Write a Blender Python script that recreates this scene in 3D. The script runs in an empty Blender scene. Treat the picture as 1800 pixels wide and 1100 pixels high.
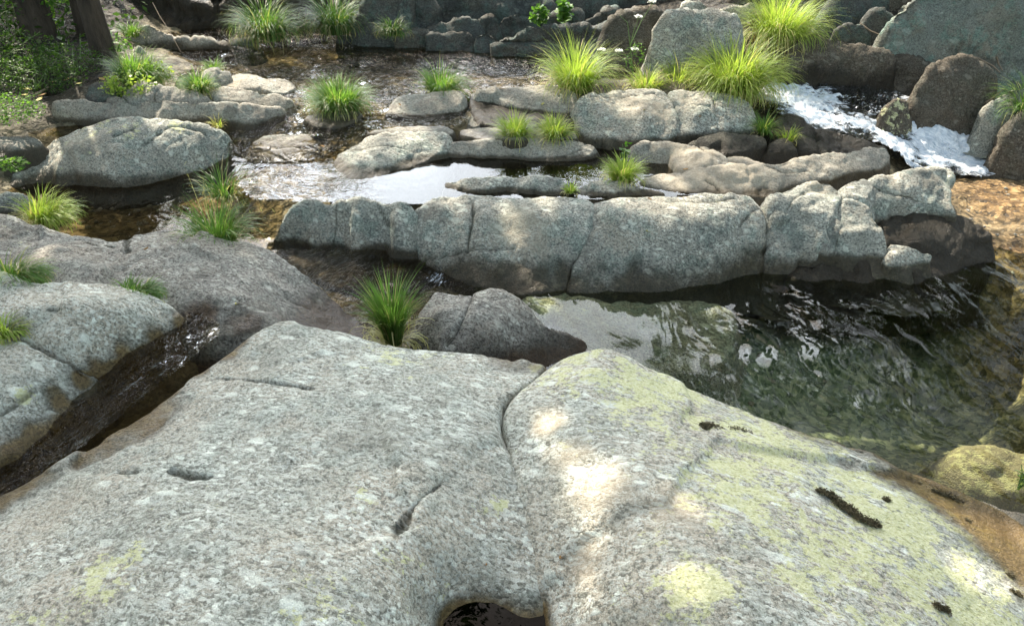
import bpy, math, random
import numpy as np
from mathutils import Vector
R = math.radians
random.seed(7); rng = np.random.default_rng(7)
S = bpy.context.scene
C = S.collection
# ---------------------------------------------------------------- camera
CAMH = 2.3; PITCH = R(35); FPX = 1320.0
cam = bpy.data.cameras.new('camera'); camo = bpy.data.objects.new('camera', cam); C.objects.link(camo)
camo.location = (0, 0, CAMH); camo.rotation_euler = (math.pi/2 - PITCH, 0, 0)
cam.sensor_width = 36; cam.lens = 36*FPX/1800; cam.clip_start = .05; cam.clip_end = 2000
S.camera = camo
S.render.resolution_x = 1024; S.render.resolution_y = 625
# ---------------------------------------------------------------- sky, sun, exposure
SUN_AZ = R(-30); SUN_EL = R(46)
SUNV = np.array([math.sin(SUN_AZ)*math.cos(SUN_EL), math.cos(SUN_AZ)*math.cos(SUN_EL), math.sin(SUN_EL)])
w = bpy.data.worlds.new('World'); S.world = w; w.use_nodes = True
nt = w.node_tree; bg = nt.nodes['Background']
sky = nt.nodes.new('ShaderNodeTexSky'); sky.sky_type = 'NISHITA'; sky.sun_disc = False
sky.sun_elevation = SUN_EL; sky.sun_rotation = SUN_AZ
sky.air_density = 1.0; sky.dust_density = 1.6; sky.ozone_density = 1.0
# added sky brightening ahead so the pools mirror white, open blue elsewhere
tcw = nt.nodes.new('ShaderNodeTexCoord'); sx = nt.nodes.new('ShaderNodeSeparateXYZ'); nt.links.new(tcw.outputs['Generated'], sx.inputs[0])
def wm(op, a, b_=0.):
    x = nt.nodes.new('ShaderNodeMath'); x.operation = op
    for i, v in enumerate((a, b_)):
        if isinstance(v, bpy.types.NodeSocket): nt.links.new(v, x.inputs[i])
        else: x.inputs[i].default_value = v
    return x.outputs[0]
def wstep(v, lo, hi):
    x = nt.nodes.new('ShaderNodeMapRange'); x.interpolation_type = 'SMOOTHSTEP'; nt.links.new(v, x.inputs[0]); x.inputs[1].default_value = lo; x.inputs[2].default_value = hi; return x.outputs[0]
dt = nt.nodes.new('ShaderNodeVectorMath'); dt.operation = 'DOT_PRODUCT'; nt.links.new(tcw.outputs['Generated'], dt.inputs[0])
dt.inputs[1].default_value = (math.sin(R(-8))*math.cos(R(18)), math.cos(R(-8))*math.cos(R(18)), math.sin(R(18)))
cn = nt.nodes.new('ShaderNodeTexNoise'); nt.links.new(tcw.outputs['Generated'], cn.inputs[0]); cn.inputs['Scale'].default_value = 3.; cn.inputs['Detail'].default_value = 5
cl = wm('MULTIPLY', wstep(dt.outputs['Value'], .925, .985), wm('ADD', .45, wm('MULTIPLY', wstep(cn.outputs[0], .35, .6), .55)))
cl = wm('MAXIMUM', cl, wm('MULTIPLY', wstep(dt.outputs['Value'], .74, .90), .50))  # wider, weaker added glow for the reflections on the deep pool
tint = nt.nodes.new('ShaderNodeMix'); tint.data_type = 'RGBA'; tint.blend_type = 'MULTIPLY'; tint.inputs[0].default_value = 1; nt.links.new(sky.outputs[0], tint.inputs[6]); tint.inputs[7].default_value = (1.26, 1.04, .74, 1)
cm = nt.nodes.new('ShaderNodeMix'); cm.data_type = 'RGBA'; nt.links.new(cl, cm.inputs[0]); nt.links.new(tint.outputs[2], cm.inputs[6]); cm.inputs[7].default_value = (27, 29, 31, 1)
nt.links.new(cm.outputs[2], bg.inputs[0]); bg.inputs[1].default_value = .15
sl = bpy.data.lights.new('sun', 'SUN'); sl.energy = 3.6; sl.angle = R(.5); sl.color = (1, .90, .76)
so = bpy.data.objects.new('sun', sl); C.objects.link(so)
so.rotation_euler = Vector(SUNV).to_track_quat('Z', 'Y').to_euler(); so.location = (-4, 8, 9)
S.view_settings.view_transform = 'Standard'; S.view_settings.look = 'None'
S.view_settings.exposure = 1.70; S.view_settings.gamma = 1
S.cycles.max_bounces = 8; S.cycles.transparent_max_bounces = 12

# ---------------------------------------------------------------- numeric helpers
def ray(px, py):
    u = (px-900)/FPX; v = (550-py)/FPX
    return np.array([u, math.cos(PITCH)+v*math.sin(PITCH), -math.sin(PITCH)+v*math.cos(PITCH)])
def W(px, py, z):
    """the point of height z that stands at this place of the photograph"""
    d = ray(px, py); t = (z-CAMH)/d[2]
    return np.array([d[0]*t, d[1]*t, z])
def _h(ix, iy, iz, seed):
    n = (ix*374761393 + iy*668265263 + iz*2147483647 + seed*974711) & 0xffffffff
    n = ((n ^ (n >> 13))*1274126177) & 0xffffffff
    n = ((n ^ (n >> 16))*2246822519) & 0xffffffff
    return ((n ^ (n >> 15)) & 0xffff)/32767.5 - 1.0
def vnoise(p, seed=0):
    i = np.floor(p).astype(np.int64); f = p-i; f = f*f*f*(f*(f*6-15)+10)
    r = 0
    for dx in (0, 1):
        wx = f[:, 0] if dx else 1-f[:, 0]
        for dy in (0, 1):
            wy = f[:, 1] if dy else 1-f[:, 1]
            for dz in (0, 1):
                wz = f[:, 2] if dz else 1-f[:, 2]
                r = r + wx*wy*wz*_h(i[:, 0]+dx, i[:, 1]+dy, i[:, 2]+dz, seed)
    return r
def fbm(p, scale, octv=4, seed=0, gain=.5, stretch=(1, 1, 1)):
    q = p*np.array(stretch)*scale; a = 1.; s = 0; t = 0
    for o in range(octv):
        s = s + a*vnoise(q+o*17.3, seed+o); t += a; a *= gain; q = q*2.03
    return s/t
def chaikin(P, n=2, closed=True):
    P = np.array(P, float)
    for _ in range(n):
        if closed:
            Q = np.roll(P, -1, 0); a = .8*P+.2*Q; b = .2*P+.8*Q
            P = np.empty((len(a)*2, P.shape[1])); P[0::2] = a; P[1::2] = b
        else:
            a = .75*P[:-1]+.25*P[1:]; b = .25*P[:-1]+.75*P[1:]
            Q = np.empty((len(a)*2, P.shape[1])); Q[0::2] = a; Q[1::2] = b
            P = np.vstack([P[:1], Q, P[-1:]])
    return P
def segdist(X, Y, A, B):
    """min distance of points to segments, index and foot parameter"""
    best = np.full(X.shape, 1e9); bi = np.zeros(X.shape, int); bt = np.zeros(X.shape)
    for k in range(len(A)):
        ax, ay = A[k][:2]; bx, by = B[k][:2]; dx, dy = bx-ax, by-ay
        L = dx*dx+dy*dy+1e-12
        t = np.clip(((X-ax)*dx+(Y-ay)*dy)/L, 0, 1)
        d = (X-ax-t*dx)**2+(Y-ay-t*dy)**2
        m = d < best; best[m] = d[m]; bi[m] = k; bt[m] = t[m]
    return np.sqrt(best), bi, bt
def inside(X, Y, P):
    c = np.zeros(X.shape, bool); n = len(P); j = n-1
    for i in range(n):
        xi, yi = P[i][:2]; xj, yj = P[j][:2]
        if abs(yj-yi) > 1e-12:
            m = ((yi > Y) != (yj > Y)) & (X < (xj-xi)*(Y-yi)/(yj-yi)+xi)
            c ^= m
        j = i
    return c
class RBF:
    def __init__(s, P, smooth=.004):
        P = np.array(P, float); s.c = P[:, :2]; n = len(P)
        K = np.linalg.norm(s.c[:, None]-s.c[None], axis=2) - smooth*np.eye(n)
        M = np.zeros((n+3, n+3)); M[:n, :n] = K; M[:n, n] = 1; M[:n, n+1:] = s.c; M[n, :n] = 1; M[n+1:, :n] = s.c.T
        M[n:, n:] -= 1e-9*np.eye(3)
        s.w = np.linalg.lstsq(M, np.concatenate([P[:, 2], [0, 0, 0]]), rcond=None)[0]; s.n = n
    def __call__(s, X, Y):
        o = s.w[s.n]+s.w[s.n+1]*X+s.w[s.n+2]*Y
        for k in range(s.n):
            o = o+s.w[k]*np.hypot(X-s.c[k, 0], Y-s.c[k, 1])
        return o
def blur(h, n):
    for _ in range(n):
        p = np.pad(h, 1, mode='edge')
        h = (p[:-2, 1:-1]+p[2:, 1:-1]+p[1:-1, :-2]+p[1:-1, 2:]+2*p[1:-1, 1:-1])/6
        p = np.pad(h, 1, mode='edge')
        h = (p[:-2, :-2]+p[2:, 2:]+p[2:, :-2]+p[:-2, 2:]+4*p[1:-1, 1:-1])/8
    return h
# ---------------------------------------------------------------- objects
def tag(o, label=None, cat=None, group=None, kind=None):
    if label: o['label'] = label
    if cat: o['category'] = cat
    if group: o['group'] = group
    if kind: o['kind'] = kind
    return o
def mesh_np(name, V, F, mat, parent=None, attrs=None, loc=None, smooth=True):
    """V (n,3), F (m,k) all of one size"""
    V = np.asarray(V, float)
    if loc is None: loc = np.array([V[:, 0].mean(), V[:, 1].mean(), V[:, 2].min()]) if parent is None else np.zeros(3)
    me = bpy.data.meshes.new(name); n, m, k = len(V), len(F), F.shape[1]
    me.vertices.add(n); me.vertices.foreach_set('co', (V-loc).ravel())
    me.loops.add(m*k); me.loops.foreach_set('vertex_index', F.astype(np.int32).ravel())
    me.polygons.add(m); me.polygons.foreach_set('loop_start', np.arange(0, m*k, k, dtype=np.int32))
    me.polygons.foreach_set('loop_total', np.full(m, k, np.int32))
    me.polygons.foreach_set('use_smooth', np.full(m, smooth))
    me.update(calc_edges=True); me.validate()
    for an, av in (attrs or {}).items():
        av = np.asarray(av, float)
        if av.ndim == 1:
            a = me.attributes.new(an, 'FLOAT', 'POINT'); a.data.foreach_set('value', av)
        else:
            a = me.attributes.new(an, 'FLOAT_VECTOR', 'POINT'); a.data.foreach_set('vector', av.ravel())
    me.materials.append(mat)
    o = bpy.data.objects.new(name, me); C.objects.link(o); o.location = loc
    if parent is not None: o.parent = parent
    return o
def grid_faces(keep, ny, nx):
    idx = np.arange(ny*nx).reshape(ny, nx)
    f = np.stack([idx[:-1, :-1], idx[:-1, 1:], idx[1:, 1:], idx[1:, :-1]], -1)
    k = keep[:-1, :-1] & keep[:-1, 1:] & keep[1:, 1:] & keep[1:, :-1]
    f = f[k]; u, inv = np.unique(f, return_inverse=True)
    return u, inv.reshape(f.shape)
def empty(name, loc):
    o = bpy.data.objects.new(name, None); C.objects.link(o); o.location = loc; o.empty_display_size = .1
    return o
# ---------------------------------------------------------------- materials
def newmat(name):
    m = bpy.data.materials.new(name); m.use_nodes = True
    t = m.node_tree; b = t.nodes['Principled BSDF']; return m, t, b
class N:
    def __init__(s, t): s.t = t
    def n(s, typ, **kw):
        x = s.t.nodes.new('ShaderNode'+typ)
        for k, v in kw.items():
            if k[0] == '_': setattr(x, k[1:], v)
        return x
    def link(s, a, b): s.t.links.new(a, b)
    def val(s, sock, v):
        if isinstance(v, bpy.types.NodeSocket): s.link(v, sock)
        else:
            if sock.type == 'RGBA' and len(v) == 3: v = (*v, 1)
            sock.default_value = v
    def noise(s, vec, scale, detail=4, rough=.55, dist=0):
        x = s.n('TexNoise'); s.val(x.inputs['Vector'], vec)
        x.inputs['Scale'].default_value = scale; x.inputs['Detail'].default_value = detail
        x.inputs['Roughness'].default_value = rough; x.inputs['Distortion'].default_value = dist
        return x.outputs
    def vor(s, vec, scale, feat='F1', rnd=1):
        x = s.n('TexVoronoi'); x.feature = feat; s.val(x.inputs['Vector'], vec)
        x.inputs['Scale'].default_value = scale; x.inputs['Randomness'].default_value = rnd
        return x.outputs
    def ramp(s, f, pts, interp='LINEAR'):
        x = s.n('ValToRGB'); x.color_ramp.interpolation = interp; e = x.color_ramp.elements
        while len(e) < len(pts): e.new(.5)
        for i, (p, c) in enumerate(pts):
            e[i].position = p; c = (c, c, c) if isinstance(c, (int, float)) else c
            e[i].color = (*c, 1)
        s.link(f, x.inputs[0]); return x.outputs[0]
    def step(s, f, lo, hi):
        x = s.n('MapRange'); x.interpolation_type = 'SMOOTHSTEP'; s.val(x.inputs[0], f)
        x.inputs[1].default_value = lo; x.inputs[2].default_value = hi; return x.outputs[0]
    def mix(s, f, a, b, mode='MIX'):
        x = s.n('Mix'); x.data_type = 'RGBA'; x.blend_type = mode
        s.val(x.inputs[0], f); s.val(x.inputs[6], a); s.val(x.inputs[7], b); return x.outputs[2]
    def math(s, op, a, b=0., c=0.):
        x = s.n('Math'); x.operation = op; s.val(x.inputs[0], a); s.val(x.inputs[1], b)
        if op in ('MULTIPLY_ADD',): s.val(x.inputs[2], c)
        return x.outputs[0]
    def vmath(s, op, a, b):
        x = s.n('VectorMath'); x.operation = op; s.val(x.inputs[0], a); s.val(x.inputs[1], b); return x.outputs[0]
    def attr(s, name):
        x = s.n('Attribute'); x.attribute_name = name; return x.outputs
    def bump(s, h, strength, dist, normal=None):
        x = s.n('Bump'); x.inputs['Strength'].default_value = strength; x.inputs['Distance'].default_value = dist
        s.link(h, x.inputs['Height'])
        if normal is not None: s.link(normal, x.inputs['Normal'])
        return x.outputs[0]
def rock_mat(name, base, alt, flake, dark, lichen=(.46, .47, .20), flake_s=55, flake_amt=.34, teal=(.22, .29, .26),
             teal_amt=.5, rot=.35, wetc=(.10, .085, .06), bumpd=.006, lich_s=9, speck=1., stain=.5):
    m, t, b = newmat(name); g = N(t)
    tc = g.n('TexCoord').outputs['Object']; oi = g.n('ObjectInfo').outputs['Random']
    off = g.n('CombineXYZ'); g.link(g.math('MULTIPLY', oi, 37.), off.inputs[0]); g.link(g.math('MULTIPLY', oi, 11.), off.inputs[1])
    P = g.vmath('ADD', tc, off.outputs[0])
    mp = g.n('Mapping'); g.link(P, mp.inputs[0]); mp.inputs['Rotation'].default_value = (0, 0, rot)
    mp2 = g.n('Mapping'); g.link(mp.outputs[0], mp2.inputs[0]); mp2.inputs['Scale'].default_value = (.6, 1.35, 1.1)
    dn = g.noise(P, 11, 4, .6)[1]
    dnn = g.vmath('MULTIPLY', g.vmath('SUBTRACT', dn, (.5, .5, .5)), (.06, .06, .06))
    dn2 = g.vmath('MULTIPLY', g.vmath('SUBTRACT', g.noise(P, 70, 2, .6)[1], (.5, .5, .5)), (.016, .016, .016))
    Q = g.vmath('ADD', g.vmath('ADD', mp2.outputs[0], dnn), dn2)
    big = g.noise(P, 1.6, 5, .6)[0]; mid = g.noise(P, 9, 6, .7)[0]; fine = g.noise(P, 85, 5, .75)[0]; grain = g.noise(P, 260, 2, .6)[0]
    pat = g.noise(P, 5, 7, .72)[0]; pat2 = g.noise(g.vmath('ADD', P, (9.3, 2.1, 5.5)), 3.2, 7, .7)[0]
    col = g.mix(g.step(big, .40, .60), base, alt)
    tm = g.math('ADD', g.math('MULTIPLY', pat, .6), g.math('MULTIPLY', mid, .4))
    col = g.mix(g.math('MULTIPLY', g.step(tm, .49, .57), teal_amt), col, teal)
    v1 = g.vor(Q, flake_s); sep = g.n('SeparateColor'); g.link(v1['Color'], sep.inputs[0])
    v2 = g.vor(Q, flake_s*2.3); sep2 = g.n('SeparateColor'); g.link(v2['Color'], sep2.inputs[0])
    v0 = g.vor(Q, flake_s*.38); sep0 = g.n('SeparateColor'); g.link(v0['Color'], sep0.inputs[0])
    # pale feldspar flakes at three sizes, dark mica between
    dens = g.step(pat2, .38, .60)
    fl = g.math('MULTIPLY', g.step(sep.outputs[0], 1-flake_amt*.8, 1-flake_amt*.8+.12), g.step(v1['Distance'], .6, .25))
    fl = g.math('MULTIPLY', g.math('MULTIPLY', fl, dens), .85*speck)
    fl0 = g.math('MULTIPLY', g.math('MULTIPLY', g.step(sep0.outputs[1], .86, .90), g.step(v0['Distance'], .5, .28)), .55*speck)
    fl2 = g.math('MULTIPLY', g.step(sep2.outputs[1], 1-flake_amt, 1-flake_amt+.1), g.math('MULTIPLY_ADD', dens, .45*speck, .2*speck))
    dk = g.math('MULTIPLY', g.step(sep2.outputs[2], .78, .86), .7*speck)
    col = g.mix(g.math('MULTIPLY', g.step(fine, .51, .38), .85*speck), col, dark)
    col = g.mix(dk, col, dark)
    col = g.mix(g.math('MULTIPLY', g.step(fine, .52, .64), .45*speck), col, flake)
    col = g.mix(fl2, col, flake)
    hi = (min(1, flake[0]*1.2), min(1, flake[1]*1.22), min(1, flake[2]*1.2))
    col = g.mix(fl, col, hi); col = g.mix(fl0, col, hi)
    col = g.mix(1., col, g.ramp(grain, [(.3, .74), (.7, 1.2)]), 'MULTIPLY')
    # dark mineral and algae blotches with ragged outlines
    bl = g.math('MULTIPLY', g.step(g.noise(P, 2.6, 9, .72)[0], .53, .63), stain)
    col = g.mix(bl, col, dark)
    # lichen
    la = g.attr('lichen')['Fac']
    ln = g.noise(g.vmath('ADD', P, (3.1, 7.7, 0)), lich_s, 9, .78)[0]
    lnf = g.noise(mp2.outputs[0], lich_s*4, 5, .7)[0]
    lm = g.step(g.math('ADD', g.math('MULTIPLY_ADD', g.math('SUBTRACT', lnf, .5), .5, ln), g.math('MULTIPLY', g.math('SUBTRACT', la, .5), .26)), .535, .585)
    lm = g.math('MULTIPLY', lm, g.step(la, .02, .15))
    lc = g.mix(g.step(fine, .35, .6), lichen, (lichen[0]*1.3, lichen[1]*1.28, lichen[2]*1.9))
    col = g.mix(g.math('MULTIPLY', lm, g.math('MULTIPLY_ADD', g.step(fine, .3, .5), .5, .4)), col, lc)
    # warm bare rock, plus warm sunlight painted on some sunlit tops and edges
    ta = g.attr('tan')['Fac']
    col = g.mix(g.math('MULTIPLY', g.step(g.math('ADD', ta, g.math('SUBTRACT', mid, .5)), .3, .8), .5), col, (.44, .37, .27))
    # wet and stained near the water
    wa = g.attr('wet')['Fac']
    wn = g.math('ADD', wa, g.math('MULTIPLY', g.math('SUBTRACT', mid, .5), 1.1))
    wm = g.step(wn, .15, .8)
    wcol = g.mix(1., col, g.mix(g.step(wn, .5, 1.), (.30, .285, .26), tuple(x*2.2 for x in wetc)), 'MULTIPLY')
    wcol = g.mix(g.math('MULTIPLY', g.step(wn, .6, 1.2), .5), wcol, tuple(x*.45 for x in wetc))
    col = g.mix(wm, col, wcol)
    ca = g.attr('crack')['Fac']
    col = g.mix(g.math('MULTIPLY', ca, .85), col, (.035, .035, .02))
    g.link(col, b.inputs['Base Color'])
    g.link(g.ramp(wn, [(.35, .85), (.9, .3)]), b.inputs['Roughness'])
    b.inputs['Specular IOR Level'].default_value = .3
    h = g.math('ADD', g.math('MULTIPLY', fine, 1.), g.math('MULTIPLY', v2['Distance'], -.5))
    h = g.math('ADD', h, g.math('MULTIPLY', fl, .25)); h = g.math('ADD', h, g.math('MULTIPLY', mid, 3.))
    h = g.math('ADD', h, g.math('MULTIPLY', grain, .4))
    g.link(g.bump(h, .85, bumpd), b.inputs['Normal'])
    return m
M = {}
M['fore'] = rock_mat('foreground granite', (.43, .39, .31), (.37, .37, .31), (.68, .70, .63), (.13, .13, .105), flake_s=46, flake_amt=.34, teal=(.36, .42, .37), teal_amt=.4, lich_s=11, stain=.25, wetc=(.17, .12, .055))
M['slab'] = rock_mat('brown grey slab granite', (.265, .235, .19), (.235, .22, .19), (.47, .46, .40), (.07, .062, .052), flake_s=48, flake_amt=.3, teal=(.22, .25, .225), teal_amt=.35, stain=.4, wetc=(.11, .07, .04))
M['mid'] = rock_mat('river granite', (.37, .34, .275), (.30, .30, .255), (.60, .61, .53), (.075, .08, .075), flake_s=58, flake_amt=.26, teal=(.22, .275, .235), teal_amt=.75, stain=.5, speck=.9)
M['warm'] = rock_mat('warm river granite', (.35, .32, .26), (.29, .275, .235), (.46, .45, .39), (.10, .09, .075), flake_s=60, flake_amt=.2, teal=(.21, .26, .23), teal_amt=.4, speck=.75, stain=.5)
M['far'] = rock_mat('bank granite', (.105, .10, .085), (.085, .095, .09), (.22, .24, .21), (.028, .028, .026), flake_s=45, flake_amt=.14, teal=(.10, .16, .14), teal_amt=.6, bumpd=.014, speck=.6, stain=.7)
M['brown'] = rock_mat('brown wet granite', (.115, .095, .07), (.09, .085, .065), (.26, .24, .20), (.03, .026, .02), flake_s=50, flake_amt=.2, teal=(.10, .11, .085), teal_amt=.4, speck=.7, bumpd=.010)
M['big'] = rock_mat('greenish boulder granite', (.27, .255, .20), (.21, .24, .21), (.44, .47, .41), (.05, .05, .045), flake_s=45, flake_amt=.12, teal=(.19, .29, .24), teal_amt=.85, bumpd=.014, speck=.55, stain=.65)

# ---------------------------------------------------------------- rocks
WATER = []      # polygons and heights used for the wet band
ROCKS = {}; RINFO = []
def surf_point(hf, px, py, z0):
    z = z0
    for _ in range(12):
        p = W(px, py, z); z = .5*z+.5*hf(p[0], p[1])
    return W(px, py, z)
def rock(name, label, outline, inner=(), r=.05, res=.0125, cracks=(), amp=.012, mat='mid', wet=None, band=.10,
         lichen=None, tan=None, wetb=None, slope=2.6, margin=.16, seed=None, cat='rock', group=None, strata=0., rough=1., soft=1, deep=0, dips=(), facet=.045, fsize=.22, grow=.006):
    seed = seed if seed is not None else len(ROCKS)*13+5
    O = np.array([list(W(*p[:3]))+[p[3] if len(p) > 3 else 1.] for p in outline]); Ps = chaikin(O, 2); Rs = Ps[:, 3]; Ps = Ps[:, :3]; O = O[:, :3]
    ctrl = list(Ps[::2]) + [W(*p) for p in inner]
    f = RBF(ctrl)
    x0, y0 = Ps[:, 0].min()-margin, Ps[:, 1].min()-margin; x1, y1 = Ps[:, 0].max()+margin, Ps[:, 1].max()+margin
    xs = np.arange(x0, x1+res, res); ys = np.arange(y0, y1+res, res)
    X, Y = np.meshgrid(xs, ys); shp = X.shape
    Z0 = np.zeros_like(X)
    q = np.stack([X.ravel(), Y.ravel(), Z0.ravel()], 1)
    wob = fbm(q, 5, 4, seed).reshape(shp)*.019*rough + fbm(q, 22, 3, seed+3).reshape(shp)*.007
    A, B = Ps, np.roll(Ps, -1, 0)
    d, bi, bt = segdist(X, Y, A, B); ins = inside(X, Y, Ps)
    sd = np.where(ins, d, -d)+wob+grow
    fx = A[bi, 0]+bt*(B[bi, 0]-A[bi, 0]); fy = A[bi, 1]+bt*(B[bi, 1]-A[bi, 1])
    H = f(np.where(ins, X, fx), np.where(ins, Y, fy))
    H = blur(H, max(1, int(soft*.03/res)))
    rv = (Rs[bi]+bt*(np.roll(Rs, -1)[bi]-Rs[bi]))*r*np.clip(.75+1.1*fbm(q, 3.5, 3, seed+7).reshape(shp)*rough, .3, 1.6)
    u = np.clip(sd/rv, 0, 1)
    H = H - rv*(1-np.sqrt(np.clip(1-(1-u)**2, 0, 1)))
    H = np.where(sd < 0, H + slope*sd, H)
    crackm = np.zeros_like(H)
    for c in cracks:
        pts, wd, dp = c
        cp = chaikin([surf_point(f, p[0], p[1], O[:, 2].mean()) for p in pts], 1, False)
        dd, _, tt = segdist(X, Y, cp[:-1], cp[1:])
        dd = dd + wob*.35
        e = np.exp(-(dd/wd)**2); H = H - dp*1.25*e - dp*.22*np.exp(-(dd/(wd*3.5))**2)
        crackm = np.maximum(crackm, np.exp(-(dd/(wd*.9))**2))
    for (px, py, rad, dp) in dips:
        c = surf_point(f, px, py, O[:, 2].mean()); dd = np.hypot(X-c[0], Y-c[1]); H = H - dp*np.exp(-(dd/rad)**2)
    P = np.stack([X.ravel(), Y.ravel(), H.ravel()], 1)
    gy, gx = np.gradient(H, res); nn = np.stack([-gx.ravel(), -gy.ravel(), np.ones(gx.size)], 1)
    nn /= np.linalg.norm(nn, axis=1)[:, None]
    a1 = fbm(P, 3.2, 3, seed+20)*amp*2.0; a2 = fbm(P, 13, 5, seed+30, .6)*amp*1.0
    rid = np.clip(np.abs(fbm(P, 4.5, 3, seed+40))*9, 0, 1)*amp*.55 - np.clip(fbm(P, 20, 3, seed+41)-.25, 0, 1)*amp*1.6
    disp = a1+a2+rid
    if strata:
        ph = P[:, 2]*30+fbm(P, 3, 3, seed+50)*3.2+P[:, 0]*1.5
        disp += strata*np.tanh(2.2*np.sin(ph))
    if facet:
        fr_ = np.random.default_rng(seed+99); lo, hi_ = P.min(0), P.max(0); K = int(np.clip((hi_[0]-lo[0])*(hi_[1]-lo[1])/fsize**2*1.3, 6, 46))
        cs = fr_.uniform(lo, hi_, (K, 3)); tl = fr_.normal(0, facet, (K, 3)); best = np.full(len(P), 9e9); fd = np.zeros(len(P))
        Pj = P*[1, 1, 1.6]+.035*np.stack([fbm(P, 9, 2, seed+71), fbm(P, 9, 2, seed+72), fbm(P, 9, 2, seed+73)], 1)
        for k in range(K):
            dd = ((Pj-cs[k]*[1, 1, 1.6])**2).sum(1); m_ = dd < best; best[m_] = dd[m_]; fd[m_] = ((P[m_]-cs[k])*tl[k]).sum(1)
        fd = blur(np.clip(fd, -.03, .03).reshape(shp), 1).ravel(); disp = disp+fd
    P = P+nn*disp[:, None]
    zmin = min(O[:, 2].min(), (wet if wet is not None else 9))-.22-deep
    keep = (sd > -margin)
    P[:, 2] = np.maximum(P[:, 2], zmin)
    us, F = grid_faces(keep, *shp)
    V = P[us]
    att = {'crack': crackm.ravel()[us]}
    n2 = fbm(V, 4, 3, seed+60)
    att['wet'] = np.clip(1-(V[:, 2]-(wet if wet is not None else -9))/band+n2*.5, 0, 1.5) if wet is not None else np.zeros(len(V))
    def blobs(L):
        if L is None: return np.zeros(len(V))
        if isinstance(L, (int, float)): return np.full(len(V), float(L))
        o = np.zeros(len(V))
        for (px, py, rad, a) in L:
            c = surf_point(f, px, py, O[:, 2].mean())
            o = np.maximum(o, a*np.exp(-((V[:, 0]-c[0])**2+(V[:, 1]-c[1])**2)/rad**2))
        return o
    att['wet'] = np.maximum(att['wet'], blobs(wetb)+np.where(blobs(wetb) > .02, n2*.3, 0)) if wetb else att['wet']
    att['lichen'] = blobs(lichen); att['tan'] = blobs(tan)
    # dark mineral and algae stains with a shape of their own
    o = mesh_np(name, V, F, M[mat], attrs=att)
    tag(o, label, cat, group)
    ROCKS[label] = f; RINFO.append((label, Ps))
    g = np.abs(np.hypot(gx, gy))[sd > r]
    if g.size and np.percentile(g, 95) > 6: print('STEEP', label, round(float(np.percentile(g, 95)), 1))
    return o
# ================================================================ ROCKS
def T(py): return math.tan(PITCH-math.atan((550-py)/FPX))
def column(out, D, m):
    """heights for an outline whose face climbs from distance D with slope m[0] low down easing to m[1] at the top"""
    ys = [p[1] for p in out]; y1, y0 = max(ys), min(ys)
    tab = []; d = D; z = CAMH-D*T(y1); n = 60
    for k in range(n+1):
        py = y1+(y0-y1)*k/n; mm = m[0]*(1-k/n)**1.0+m[1]*(k/n)
        nd = (CAMH-z+mm*d)/(mm+T(py)); z = CAMH-nd*T(py); d = nd; tab.append((py, z))
    tab = np.array(tab)[::-1]
    return lambda py: float(np.interp(py, tab[:, 0], tab[:, 1]))
def standing(out, inner, D, m):
    out = [p for p in out]; f = column(out, D, m)
    return [(p[0], p[1], f(p[1])) for p in out], [(p[0], p[1], f(p[1])) for p in inner]
def wallrock(label, out, inner=(), D=6.7, m=(5, .8), **k):
    out, inner = standing(out, inner, D, m)
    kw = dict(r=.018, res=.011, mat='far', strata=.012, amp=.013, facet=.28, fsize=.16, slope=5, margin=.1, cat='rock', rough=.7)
    kw.update(k); return rock('wall_rock', label, out, inner, **kw)
def boulder(label, out, inner=(), D=5.7, m=(4, .7), **k):
    out, inner = standing(out, inner, D, m)
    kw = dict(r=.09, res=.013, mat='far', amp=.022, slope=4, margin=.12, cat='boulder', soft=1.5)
    kw.update(k); return rock('bank_boulder', label, out, inner, **kw)
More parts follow.
